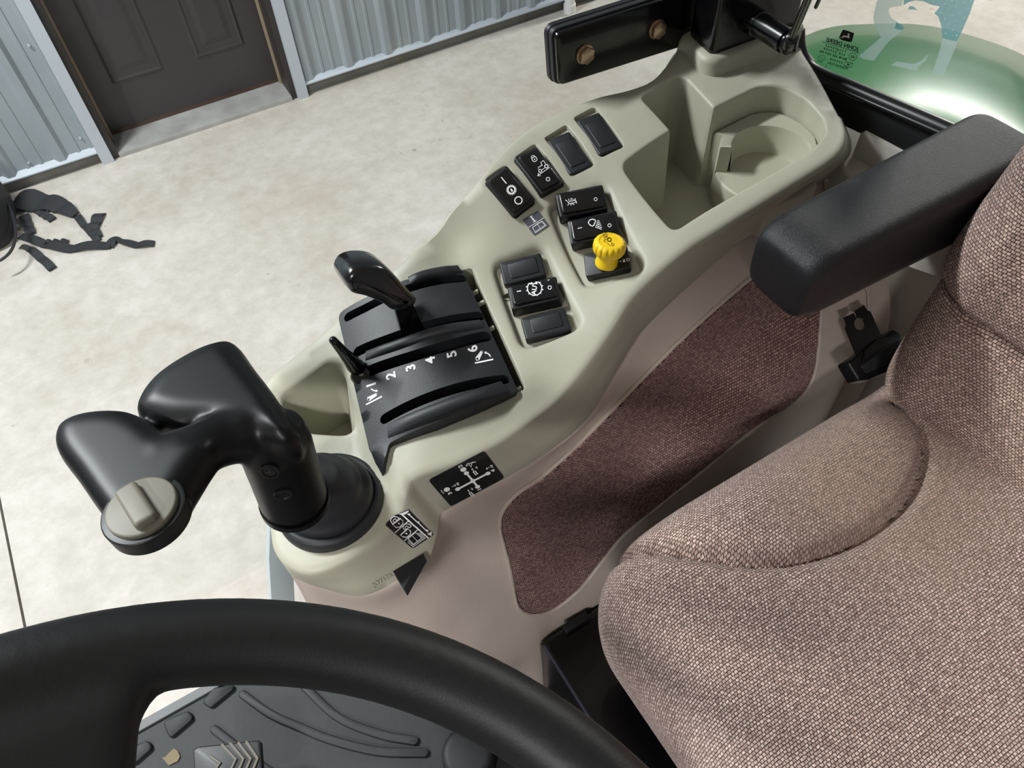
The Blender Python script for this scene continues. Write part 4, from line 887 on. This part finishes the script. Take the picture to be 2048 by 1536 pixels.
# ------------------------------------------------------------------ rear window: pane, seal, markings, sticker
GF = Fr(g1, gd, n=gn)
def tri_frame(px, py): return GF.uv(px, py)
sealpx = [(1596, 60), (1598, 92), (1606, 118), (1622, 138), (1655, 156), (1700, 174), (1760, 200), (1830, 230), (1895, 258), (1990, 300), (2080, 340)]
sl2 = catmull(sealpx, 60); win = thing('window_1', None, None, kind='structure')
edge = [GF.uv(*q) for q in sl2]; ytop = .5
poly = np.array(edge + [(edge[-1][0], ytop), (edge[0][0], ytop)])
poly = poly if area2(poly) > 0 else poly[::-1]
m = MB(); prism(m, GF, poly, -.0045, -.0005); pane = m.build('window_pane', M_GLASS, win, 0)
for nm, r, off, h in (('window_seal', .0085, 0.0, .002), ('seal_bead', .0032, .0, .011)):
    m = MB(); m.tube([GF(a, b - off, h) for a, b in edge], r, 12); m.build(nm, M_SEAL, win, 60)
m = MB(); rows = []
for dn, c in ((-.004, .004), (.012, .008), (.024, .011), (.034, .012), (.038, -.01)): rows.append([GF(a, b - dn, c) for a, b in edge[12:]])
m.loft(rows); m.build('window_sill', M_BLK, win, 60)
m = MB(); prism(m, GF, rounded([(.10, -.60), (.25, -.60), (.25, -.034), (.10, -.034)], .004, 2), -.012, .016, .003, 2); tag(m.build('rear_panel', M_REAR, None, 40), 'pale grey beige rear cab panel behind the seat belt latch', 'panel')
# black factory marking, read mirrored from inside
wm = thing('window_marking', 'small black factory marking printed on the rear window, seen mirrored', 'window marking', tuple(GF.px(1680, 100)))
c4 = Z(1620, 50, 14.63); fn = lambda a, b: GF.px(*c4(a, b), .0003); fnb = lambda a, b: GF.px(*c4(a, b), .0006)
m = MB(); fillpoly(m, catmull([(960, 150), (1060, 158), (1280, 240), (1275, 300), (1220, 480), (1160, 495), (960, 450), (855, 380), (880, 300)], 60, True), fn); lg = m.build('emblem', M_INKD, wm, 0)
m = MB(); fillpoly(m, [(865, 385), (940, 345), (985, 295), (990, 290), (1005, 308), (1100, 315), (1120, 280), (1095, 255), (1130, 235), (1150, 262), (1170, 262), (1150, 285), (1165, 295), (1145, 325), (1150, 365), (1172, 380), (1165, 392), (1100, 375), (1020, 350), (960, 372)], fnb); m.build('leaping_deer', M_INK, sub_of(lg), 0)
m = MB(); RT, UP = np.array([-.955, -.30]), np.array([.22, -.96])
def gt(s, c, sz_, bold=0.0): text_mesh(m, s, c, RT, UP, sz_, fn, bold)
gt('JOHN DEERE', (945, 575), 172, 5); ribbon(m, [(370, 495), (1450, 815)], 14, fn); gt('T o u g h e n e d', (760, 690), 92, 3); gt('4 3 R - 0 0 9 4 5 8', (715, 785), 88, 3); gt('M2198  AS2  DOT 394', (680, 890), 88, 3)
ribbon(m, circle(112, 32, (1250, 932)), 13, fn, True); gt('E6', (1250, 935), 110, 3); gt('0 0 9 4 5 8', (770, 1055), 88, 3); ribbon(m, [(1035, 1070), (1258, 1130), (1205, 1250), (1000, 1185)], 13, fn, True); gt('e6', (1125, 1155), 95, 3)
ribbon(m, circle(1, 32) * (112, 80) + (340, 965), 12, fn, True); gt('CCC', (340, 965), 80, 0); gt('PILKINGTON', (810, 1195), 105, 2); gt('E000000', (300, 1080), 46, 1); gt('. . . . 2', (530, 1225), 70, 3)
m.build('marking_print', M_INKD, wm, 0)
# pale animal sticker with a starred field
c5 = Z(1700, 0, 7.314); st_ = thing('window_sticker', 'teal and pale sticker of an animal figure with stars on the rear window', 'sticker', tuple(GF.px(1840, 60)))
fs_ = lambda lift: (lambda a, b: GF.px(*c5(a, b), lift))
def film(name, pts, mt, lift, parent=None):
    q = np.array(pts, float); v, t = cdt(resample(q, 120, True), [], 120); m = MB(); m.add([fs_(lift)(*p) for p in v], t); return m.build(name, mt, parent or st_, 0)
film('pale_field', [(440, -120), (380, 60), (340, 240), (360, 380), (455, 545), (130, 820), (200, 865), (345, 890), (560, 610), (640, 545), (790, 430), (690, 320), (600, 260), (565, 170), (580, 110), (760, 85), (800, -120)], M_FILM1, .0004)
tl = film('starred_field', [(780, 80), (860, 30), (960, 5), (1080, 20), (1180, 68), (1320, 95), (1230, 200), (1290, 240), (1330, 360), (1345, 480), (1350, 560), (1560, 610), (1640, 450), (1750, 200), (1860, -120), (800, -120)], M_FILM2, .0004)
film('pale_leg', [(1350, 560), (1570, 605), (1540, 700), (1370, 1110), (1205, 1075), (1300, 780), (1335, 650)], M_FILM1, .0004)
film('pale_hook', [(595, 955), (680, 900), (790, 915), (900, 935), (960, 930), (1040, 890), (1160, 785), (1100, 890), (985, 990), (985, 1040), (830, 1000)], M_FILM1, .0004)
film('dark_eye', [(845, 135), (880, 85), (930, 95), (985, 145)], M_FILM2, .0004)
film('starred_patch', [(680, 325), (740, 350), (800, 405), (770, 440), (650, 420)], M_FILM2, .0008)
sub_of(tl)
for x, y in ((1215, 30), (1385, 65), (1495, 10), (1555, 95), (1670, 45), (1730, 130), (1440, 150), (1610, 185), (1332, 192), (1500, 232), (1670, 268), (1388, 280), (1560, 312), (1448, 360), (1620, 395), (1508, 440), (1398, 490), (1562, 522), (1345, 405), (1775, 5)):
    m = MB(); fillpoly(m, [(x + r * math.sin(2 * math.pi * i / 10 + .2), y - r * math.cos(2 * math.pi * i / 10 + .2)) for i, r in enumerate([27, 10] * 5)], fs_(.0009)); m.build('star', M_FILM3, tl, 0)

# ------------------------------------------------------------------ green rear fender outside
fe = [[(1520, 118, 1.05), (1640, 60, 1.05), (1740, 48, 1.05), (1860, 52, 1.05), (2000, 90, 1.05), (2100, 140, 1.05), (2300, 260, 1.05)],
      [(1520, 138, .86), (1625, 92, .86), (1720, 72, .86), (1850, 78, .86), (1980, 112, .86), (2060, 150, .86), (2250, 280, .86)],
      [(1560, 170, .80), (1660, 125, .80), (1760, 112, .80), (1880, 130, .80), (2000, 170, .80), (2080, 210, .80), (2250, 330, .80)],
      [(1620, 230, .775), (1720, 190, .775), (1830, 185, .775), (1930, 215, .775), (2040, 260, .775), (2120, 310, .775), (2280, 420, .775)],
      [(1700, 330, .78), (1800, 290, .78), (1900, 290, .78), (2000, 330, .78), (2100, 380, .78), (2180, 430, .78), (2330, 540, .78)]]
cols = [catmull([P(*q) for q in r], 60) for r in fe]; m = MB(); m.loft([catmull([c[i] for c in cols], 30) for i in range(len(cols[0]))])
tag(m.build('tractor_fender', M_GREEN, None, 60), 'shiny green domed tractor fender outside the rear window', 'fender')

# ------------------------------------------------------------------ seat
def rnd_outline(x0, x1, y0, y1, rads, n): return resample(rounded([(x0, y0), (x1, y0), (x1, y1), (x0, y1)], rads, 16), n, True)
seat = thing('operator_seat', 'brown woven cloth tractor seat with side bolsters and black armrest', 'seat', (.38, -.03, 1.27))
ZC = H - .615                                            # cushion top level
def cushion():
    out = rnd_outline(.175, .62, -.27, .222, [.09, .03, .05, .075], 460); c = np.array([.40, -.03])
    crease = np.array(catmull([P(a, b, .605)[:2] for a, b in ((1240, 1075), (1300, 1082), (1390, 1104), (1530, 1122), (1640, 1105), (1740, 1062), (1825, 990), (1856, 910), (1845, 850), (1800, 800))], 60))
    bol = np.vstack([crease, [(.62, .30), (.12, .30)]]); mir = lambda q: np.array([(a, -.048 - b) for a, b in q])
    ns, ed = 120, .055; sidel = [(.012, .0), (.030, .001), (.055, .004), (.075, .012), (.085, .03)]
    vs_, uv = [], []
    def ztop(p):
        d = segdist(p, crease); i = inside(p, bol); d2 = segdist(p, mir(crease)); i2 = inside(p, mir(bol)); z = np.zeros(len(p))
        for dd, ii in ((d, i), (d2, i2)):
            z += np.where(ii, .026 * np.sqrt(np.clip(1 - (1 - np.clip(dd / .06, 0, 1)) ** 2, 0, 1)), 0) - .010 * np.exp(-(dd / .006) ** 2) + np.where(ii, 0, .006 * np.exp(-(dd / .05) ** 2))
        x = p[:, 0]; y = p[:, 1]
        z += -.016 * np.clip((.30 - x) / .13, 0, 1) ** 2 + .012 * np.clip((x - .5) / .12, 0, 1) ** 2 - .008 * np.exp(-((x - .45) ** 2 + (y + .02) ** 2) / .02)
        return z
    for j in range(ns + 1):
        s = (j / ns) ** .85; p = c + (out - c) * s; d = segdist(p, out, True); drop = np.where(d < ed, ed * (1 - np.sqrt(np.clip(1 - (1 - d / ed) ** 2, 0, 1))), 0)
        z = ZC + ztop(p) - drop * 1.0
        vs_ += [(a, b, cc_) for (a, b), cc_ in zip(p, z)]
        nrm = (out - c) / np.linalg.norm(out - c, axis=1)[:, None]; uv += [tuple(a + n_ * dd * .57) for a, n_, dd in zip(p, nrm, drop)]
    zb = np.array(vs_[-len(out):])[:, 2]
    for dn, ins in sidel:
        p = offset(out, -ins); vs_ += [(a, b, z - dn) for (a, b), z in zip(p, zb)]; nrm = (out - c) / np.linalg.norm(out - c, axis=1)[:, None]; uv += [tuple(a + n_ * (dn + ed * .57)) for a, n_ in zip(out, nrm)]
    n = len(out); R_ = ns + len(sidel); fs = [(j * n + i, j * n + (i + 1) % n, (j + 1) * n + (i + 1) % n, (j + 1) * n + i) for j in range(R_) for i in range(n)]
    tag(obj_pts('cushion', vs_, fs, M_SEAT, seat, 80, uv), 'seat cushion with raised side bolsters')
cushion()
def backrest():
    o = np.array([.540, -.03, H - .655]); tl_ = math.radians(14); up = np.array([math.sin(tl_), 0, math.cos(tl_)]); nf = np.array([-math.cos(tl_), 0, math.sin(tl_)]); wv = np.array([0, 1, 0])
    out = resample(rounded([(-.262, 0), (.262, 0), (.272, .18), (.265, .55), (-.265, .55), (-.272, .18)], [.06, .06, .10, .10, .10, .10], 12), 420, True); c = np.array([0, .27]); ns = 110; ed = .06
    vs_, uv = [], []
    def dep(p):
        w_, h_ = p[:, 0], p[:, 1]; gl = .148 + .02 * np.clip(np.abs(w_) / .25, 0, 1) ** 2
        z = np.where(h_ > gl, .028 * np.sqrt(np.clip(1 - (1 - np.clip((h_ - gl) / .06, 0, 1)) ** 2, 0, 1)), 0) - .006 * np.exp(-((h_ - gl) / .007) ** 2)
        z += .020 * np.clip((np.abs(w_) - .12) / .10, 0, 1) ** 2 - .02 * np.clip((.10 - h_) / .10, 0, 1) ** 2
        return z
    for j in range(ns + 1):
        s = (j / ns) ** .85; p = c + (out - c) * s; d = segdist(p, out, True); drop = np.where(d < ed, ed * (1 - np.sqrt(np.clip(1 - (1 - d / ed) ** 2, 0, 1))), 0); z = dep(p) - drop
        vs_ += [o + wv * a + up * b + nf * q for (a, b), q in zip(p, z)]; uv += [tuple(a) for a in p]
    base = np.array(vs_[-len(out):])
    for dn in (.02, .05, .08): vs_ += list(base - nf * dn); uv += [tuple(a + (a - c) / np.linalg.norm(a - c) * dn) for a in out]
    n = len(out); fs = [(j * n + i, j * n + (i + 1) % n, (j + 1) * n + (i + 1) % n, (j + 1) * n + i) for j in range(ns + 3) for i in range(n)]
    tag(obj_pts('backrest', vs_, fs, M_BACK, seat, 80, uv), 'reclined woven backrest')
backrest()
def armrest():
    a, b = P(1570, 490, .408), P(2010, 262, .395); u = b - a; L = np.linalg.norm(u) + .02; fr = Fr(a, u, n=(0, 0, 1)); W = .078; m = MB(); rows = []
    for t in np.concatenate([np.linspace(0, .12, 10), np.linspace(.16, .9, 10), np.linspace(.92, 1, 6)]):
        x = t * L; e = 0.0
        k = min(1, t / .12); tp = math.sqrt(max(0, 1 - (1 - k) ** 2)); kr = min(1, (1 - t) / .08); tr = math.sqrt(max(0, 1 - (1 - kr) ** 2))
        w_ = W * (.80 + .20 * tp) * (.75 + .25 * tr) * (.92 + .10 * t); top_ = -.016 * (1 - tp) - .010 * (1 - tr); bot = -.068 - .012 * t + .004 * (1 - tp)
        q = rrect(w_, top_ - bot, .016, 6); cy = (top_ + bot) / 2
        rows.append([fr(x + (.010 * (1 - tp) * (1 if False else 0)), y, z + cy) for y, z in q])
    m.loft(rows, True, True, True); o = m.build('armrest', M_ARM, seat, 70); tag(o, 'black grained padded armrest')
    bv = o.modifiers.new('subdivision', 'SUBSURF'); bv.levels = 1; bv.render_levels = 2
armrest()
m = MB(); bx = P(1075, 1275, .88); prism(m, Fr((0, 0, 0), (1, 0, 0), n=(0, 0, 1)), np.array([(bx[0], -.32), (.57, -.32), (.57, bx[1] - .006), (bx[0], bx[1] - .006)]), 1.105, H - .88, .006, 5); m.build('base_box', M_PAINT, seat, 50)
m = MB(); m.tube([(bx[0] + .002, bx[1] - .012, H - .882), (bx[0] + .002, -.3, H - .882)], .0028, 10); m.build('folded_edge_glint', mat('edge_glint', (96, 98, 112), .25, metal=.9), seat, 50)  # bright metal tube standing in for the glint along the black box edge
m = MB(); prism(m, Fr((0, 0, 0), (1, 0, 0), n=(0, 0, 1)), rrect(.36, .36, .03) + np.array([.42, -.03]), H - .88, H - .70, .004, 2); m.build('suspension', M_BLK, seat, 50)
af = Fr(P(1305, 1410, .76), (.3, -1, 0), n=(-.3, -.2, 1)); poly = rounded([af.uv(*q) for q in ((1261, 1358), (1268, 1344), (1300, 1340), (1400, 1480), (1352, 1467), (1338, 1462), (1309, 1426), (1294, 1414), (1264, 1372))], .002, 3); poly = poly if area2(poly) > 0 else poly[::-1]
m = MB(); prism(m, af, poly, -.004, 0, .0006, 2); m.build('adjuster_plate', M_BLK, seat, 40)
m = MB(); tb = P(1152, 1246, .876); prism(m, Fr(tb, (1, 0, 0), n=(0, 0, 1)), rrect(.034, .010, .002), -.004, .004, .001, 2); m.build('base_latch', M_BLK, seat, 50)

# seat belt latch tongue lying beside the cushion
cb = Z(1600, 560, 3.84); bfm = Fr(P(1722, 700, .640), (1, .2, 0), n=(-.25, -.55, .8))
sb = thing('seat_belt_latch', 'black seat belt tongue with a keyhole slot beside the backrest', 'seat belt', tuple(bfm.o))
hc = [(415 + 45 * math.cos(a), 355 + 48 * math.sin(a)) for a in np.linspace(-2.2, -7.28, 22)]
poly = np.array([bfm.uv(*cb(*q)) for q in [(300, 305), (368, 272), (389, 316)] + hc[1:-1] + [(404, 306), (385, 250), (445, 212), (472, 254), (495, 262), (600, 500), (400, 600), (312, 385), (320, 350)]])
v, t = cdt(poly, [], .004); m = MB(); k = len(v); m.add([bfm(a, b, .009) for a, b in v], t); m.loft([[bfm(a, b, .009) for a, b in poly], [bfm(a, b, .006) for a, b in poly]], True); m.build('tongue', M_BLK, sb, 30)
poly = rounded([bfm.uv(*cb(*q)) for q in ((305, 650), (395, 590), (560, 470), (660, 402), (712, 432), (740, 560), (610, 730), (480, 785), (390, 790))], .003, 4); poly = poly if area2(poly) > 0 else poly[::-1]
m = MB(); prism(m, bfm, poly, -.004, .012, .003, 3); bo = m.build('latch_body', M_BLK, sb, 50)
poly = rounded([bfm.uv(*cb(*q)) for q in ((400, 680), (690, 490), (700, 560), (590, 680), (440, 740))], .001, 3); poly = poly if area2(poly) > 0 else poly[::-1]
m = MB(); prism(m, bfm, poly, .008, .0128, .0005, 2); m.build('webbing_loop', M_WEB, sb, 50)
poly = rounded([bfm.uv(*cb(*q)) for q in ((400, 660), (430, 560), (520, 480), (620, 455), (680, 480))], .001, 3); poly = poly if area2(poly) > 0 else poly[::-1]
m = MB(); prism(m, bfm, poly, .010, .0145, .001, 2); m.build('thumb_tab', M_BLK, sb, 50)

# ------------------------------------------------------------------ steering wheel
tl, az = .3857, -.0602; wn = np.array([math.sin(tl) * math.cos(az), math.sin(tl) * math.sin(az), math.cos(tl)]); wc = np.array([-.1199, -.035, H - .2688]); RR, rr = .1994, .0167
wf = Fr(wc, np.cross((0, 1, 0), wn), n=wn)
sw = thing('steering_wheel', 'black padded steering wheel rim in front of the seat', 'steering wheel', tuple(wc))
g = MB(); ang = np.linspace(0, 2 * math.pi, 160, endpoint=False)
rows = [[wf((RR + rr * math.cos(b)) * math.cos(a), (RR + rr * math.cos(b)) * math.sin(a), rr * math.sin(b)) for b in np.linspace(0, 2 * math.pi, 24, endpoint=False)] for a in ang]
g.loft(rows + [rows[0]], True); sa = wf.uv(55, 1345); a0 = math.atan2(sa[1], sa[0])
for k in range(3):
    a = a0 + k * 2 * math.pi / 3; d = np.array([math.cos(a), math.sin(a)]); e = np.array([-d[1], d[0]]); rows = []
    for r, wd_, th, dn in ((.02, .05, .024, -.045), (.08, .042, .022, -.035), (.14, .044, .022, -.016), (.172, .062, .024, -.004), (.184, .085, .022, -.001), (.194, .125, .020, .0)):
        rows.append([wf(*(d * r + e * y * 1.0), z + dn) for y, z in rrect(wd_, th, .009, 4)])
    g.loft(rows, True, True, True)
prism(g, wf, circle(.055, 40), -.075, -.025, .006, 3)
remeshed(g, 'rim', M_WHEEL, sw, .0028, 10)
m = MB(); m.tube([wc - wn * .05, wc - wn * .45], .035, 24); m.build('column', M_BLK, sw, 50)

# ------------------------------------------------------------------ cab floor, mat, pedals
FZ = H - 1.05
ye = P(310, 1428, 1.05)[1]
fm = thing('floor_mat', 'dark grey rubber cab floor mat with raised pads and curved ribs', 'floor mat', (-.2, 0, FZ))
m = MB(); m.box((-.8, -.6, FZ - .02), (.30, ye - .012, FZ)); m.build('mat_sheet', M_MAT, fm, 0)
zm = Z(230, 1340, 5.535); mf = Fr((0, 0, FZ), (1, 0, 0), n=(0, 0, 1))
for q in ([(540, 580), (830, 458), (890, 545), (620, 775)], [(965, 370), (1110, 205), (1330, 175), (1325, 225), (1070, 435)], [(120, 900), (380, 785), (440, 870), (200, 1075)]):
    poly = rounded([mf.uv(*zm(*p)) for p in q], .006, 4); poly = poly if area2(poly) > 0 else poly[::-1]; m = MB(); prism(m, mf, poly, 0, .006, .002, 2); m.build('raised_pad', M_MAT, fm, 50)
for q in ([(487, 1390), (540, 1428), (600, 1455), (662, 1480), (756, 1503), (850, 1506)], [(610, 1375), (678, 1436), (764, 1470), (830, 1482)], [(430, 1460), (520, 1530), (600, 1580)]):
    m = MB(); c = [mf.uv(*p) for p in catmull(q, 24)]; poly = capsule(c, .011); poly = poly if area2(poly) > 0 else poly[::-1]; prism(m, mf, poly, 0, .005, .002, 2); m.build('curved_rib', M_MAT, fm, 50)
m = MB(); m.box((-.8, ye - .012, FZ - .03), (.5, ye, FZ + .004)); si = m.build('door_sill', mat('sill_grey', (96, 98, 100), .55), None, 0); tag(si, 'thin metal door sill strip along the edge of the mat', 'door sill')
m = MB(); q = [(528, 972), (560, 965), (655, 872), (700, 900), (725, 960), (700, 1010), (600, 1060)]; poly = np.array([mf.uv(*zm(*p)) for p in q]); poly = poly if area2(poly) > 0 else poly[::-1]; prism(m, mf, poly, 0, .002); tag(m.build('leaf_scrap', mat('leaf_tan', (120, 108, 84), .8), None, 0), 'tan scrap of dried leaf on the rubber floor mat', 'leaf')
pdf = Fr(P(455, 1520, .98), (1, .1, 0), n=(.35, 0, 1)); pd = thing('foot_pedal', 'black foot pedal with chevron tread ribs over the floor mat', 'pedal', tuple(pdf.o))
poly = rounded([pdf.uv(*q) for q in ((386, 1500), (398, 1493), (520, 1480), (530, 1610), (392, 1625))], [.003, .004, .004, .006, .006], 4); poly = poly if area2(poly) > 0 else poly[::-1]
m = MB(); prism(m, pdf, poly, -.010, 0, .0015, 2); m.build('pedal_plate', M_BLK, pd, 50)
M_TREAD = mat('worn_tread', (96, 90, 80), .5)
for q in ([(1190, 830), (1340, 990), (1250, 1180)], [(1280, 815), (1425, 985), (1340, 1180)], [(1370, 810), (1505, 985), (1420, 1180)], [(1460, 800), (1580, 980), (1500, 1180)], [(1060, 960), (1165, 1030), (1080, 1150)]):
    m = MB(); c = [np.array(pdf.uv(*zm(*p))) for p in q]; poly = capsule(c, .0035, 4); poly = poly if area2(poly) > 0 else poly[::-1]; prism(m, pdf, poly, 0, .002, .0005, 1); m.build('tread_rib', M_TREAD, pd, 40)
m = MB(); m.tube([pdf(0, 0, -.01), (pdf.o[0] - .05, pdf.o[1] - .02, FZ + .002)], .009, 12); m.build('pedal_arm', M_PAINT, pd, 50)
dk = Fr(P(935, 1505, 1.0), (1, 0, 0), n=(.1, 0, 1)); dp = thing('round_pedal', 'round dark foot button partly hidden by the steering wheel rim', 'pedal', tuple(dk.o))
m = MB(); prism(m, dk, circle(.033, 36), -.048, 0, .010, 5); m.build('button_cap', M_MAT, dp, 60)

# ------------------------------------------------------------------ side window and door edge
yg = .60
w2 = thing('window_2', None, None, kind='structure')
m = MB(); m.box((-.75, yg, 1.14), (A_[0] + .01, yg + .005, 2.75)); m.build('window_pane', M_GLASS, w2, 0)
df_ = Fr((0, .545, 1.4), (1, 0, 0), n=(0, -1, 0))
poly = np.array([df_.uv(*q) for q in ((541, 1030), (578, 1030), (586, 1120), (600, 1420), (556, 1420), (538, 1120))]); poly = poly if area2(poly) > 0 else poly[::-1]
m = MB(); prism(m, df_, poly, -.012, 0, .001, 2); tag(m.build('door_edge_strip', M_GREY, None, 30), 'pale grey-blue door edge strip beside the front of the console', 'door edge')
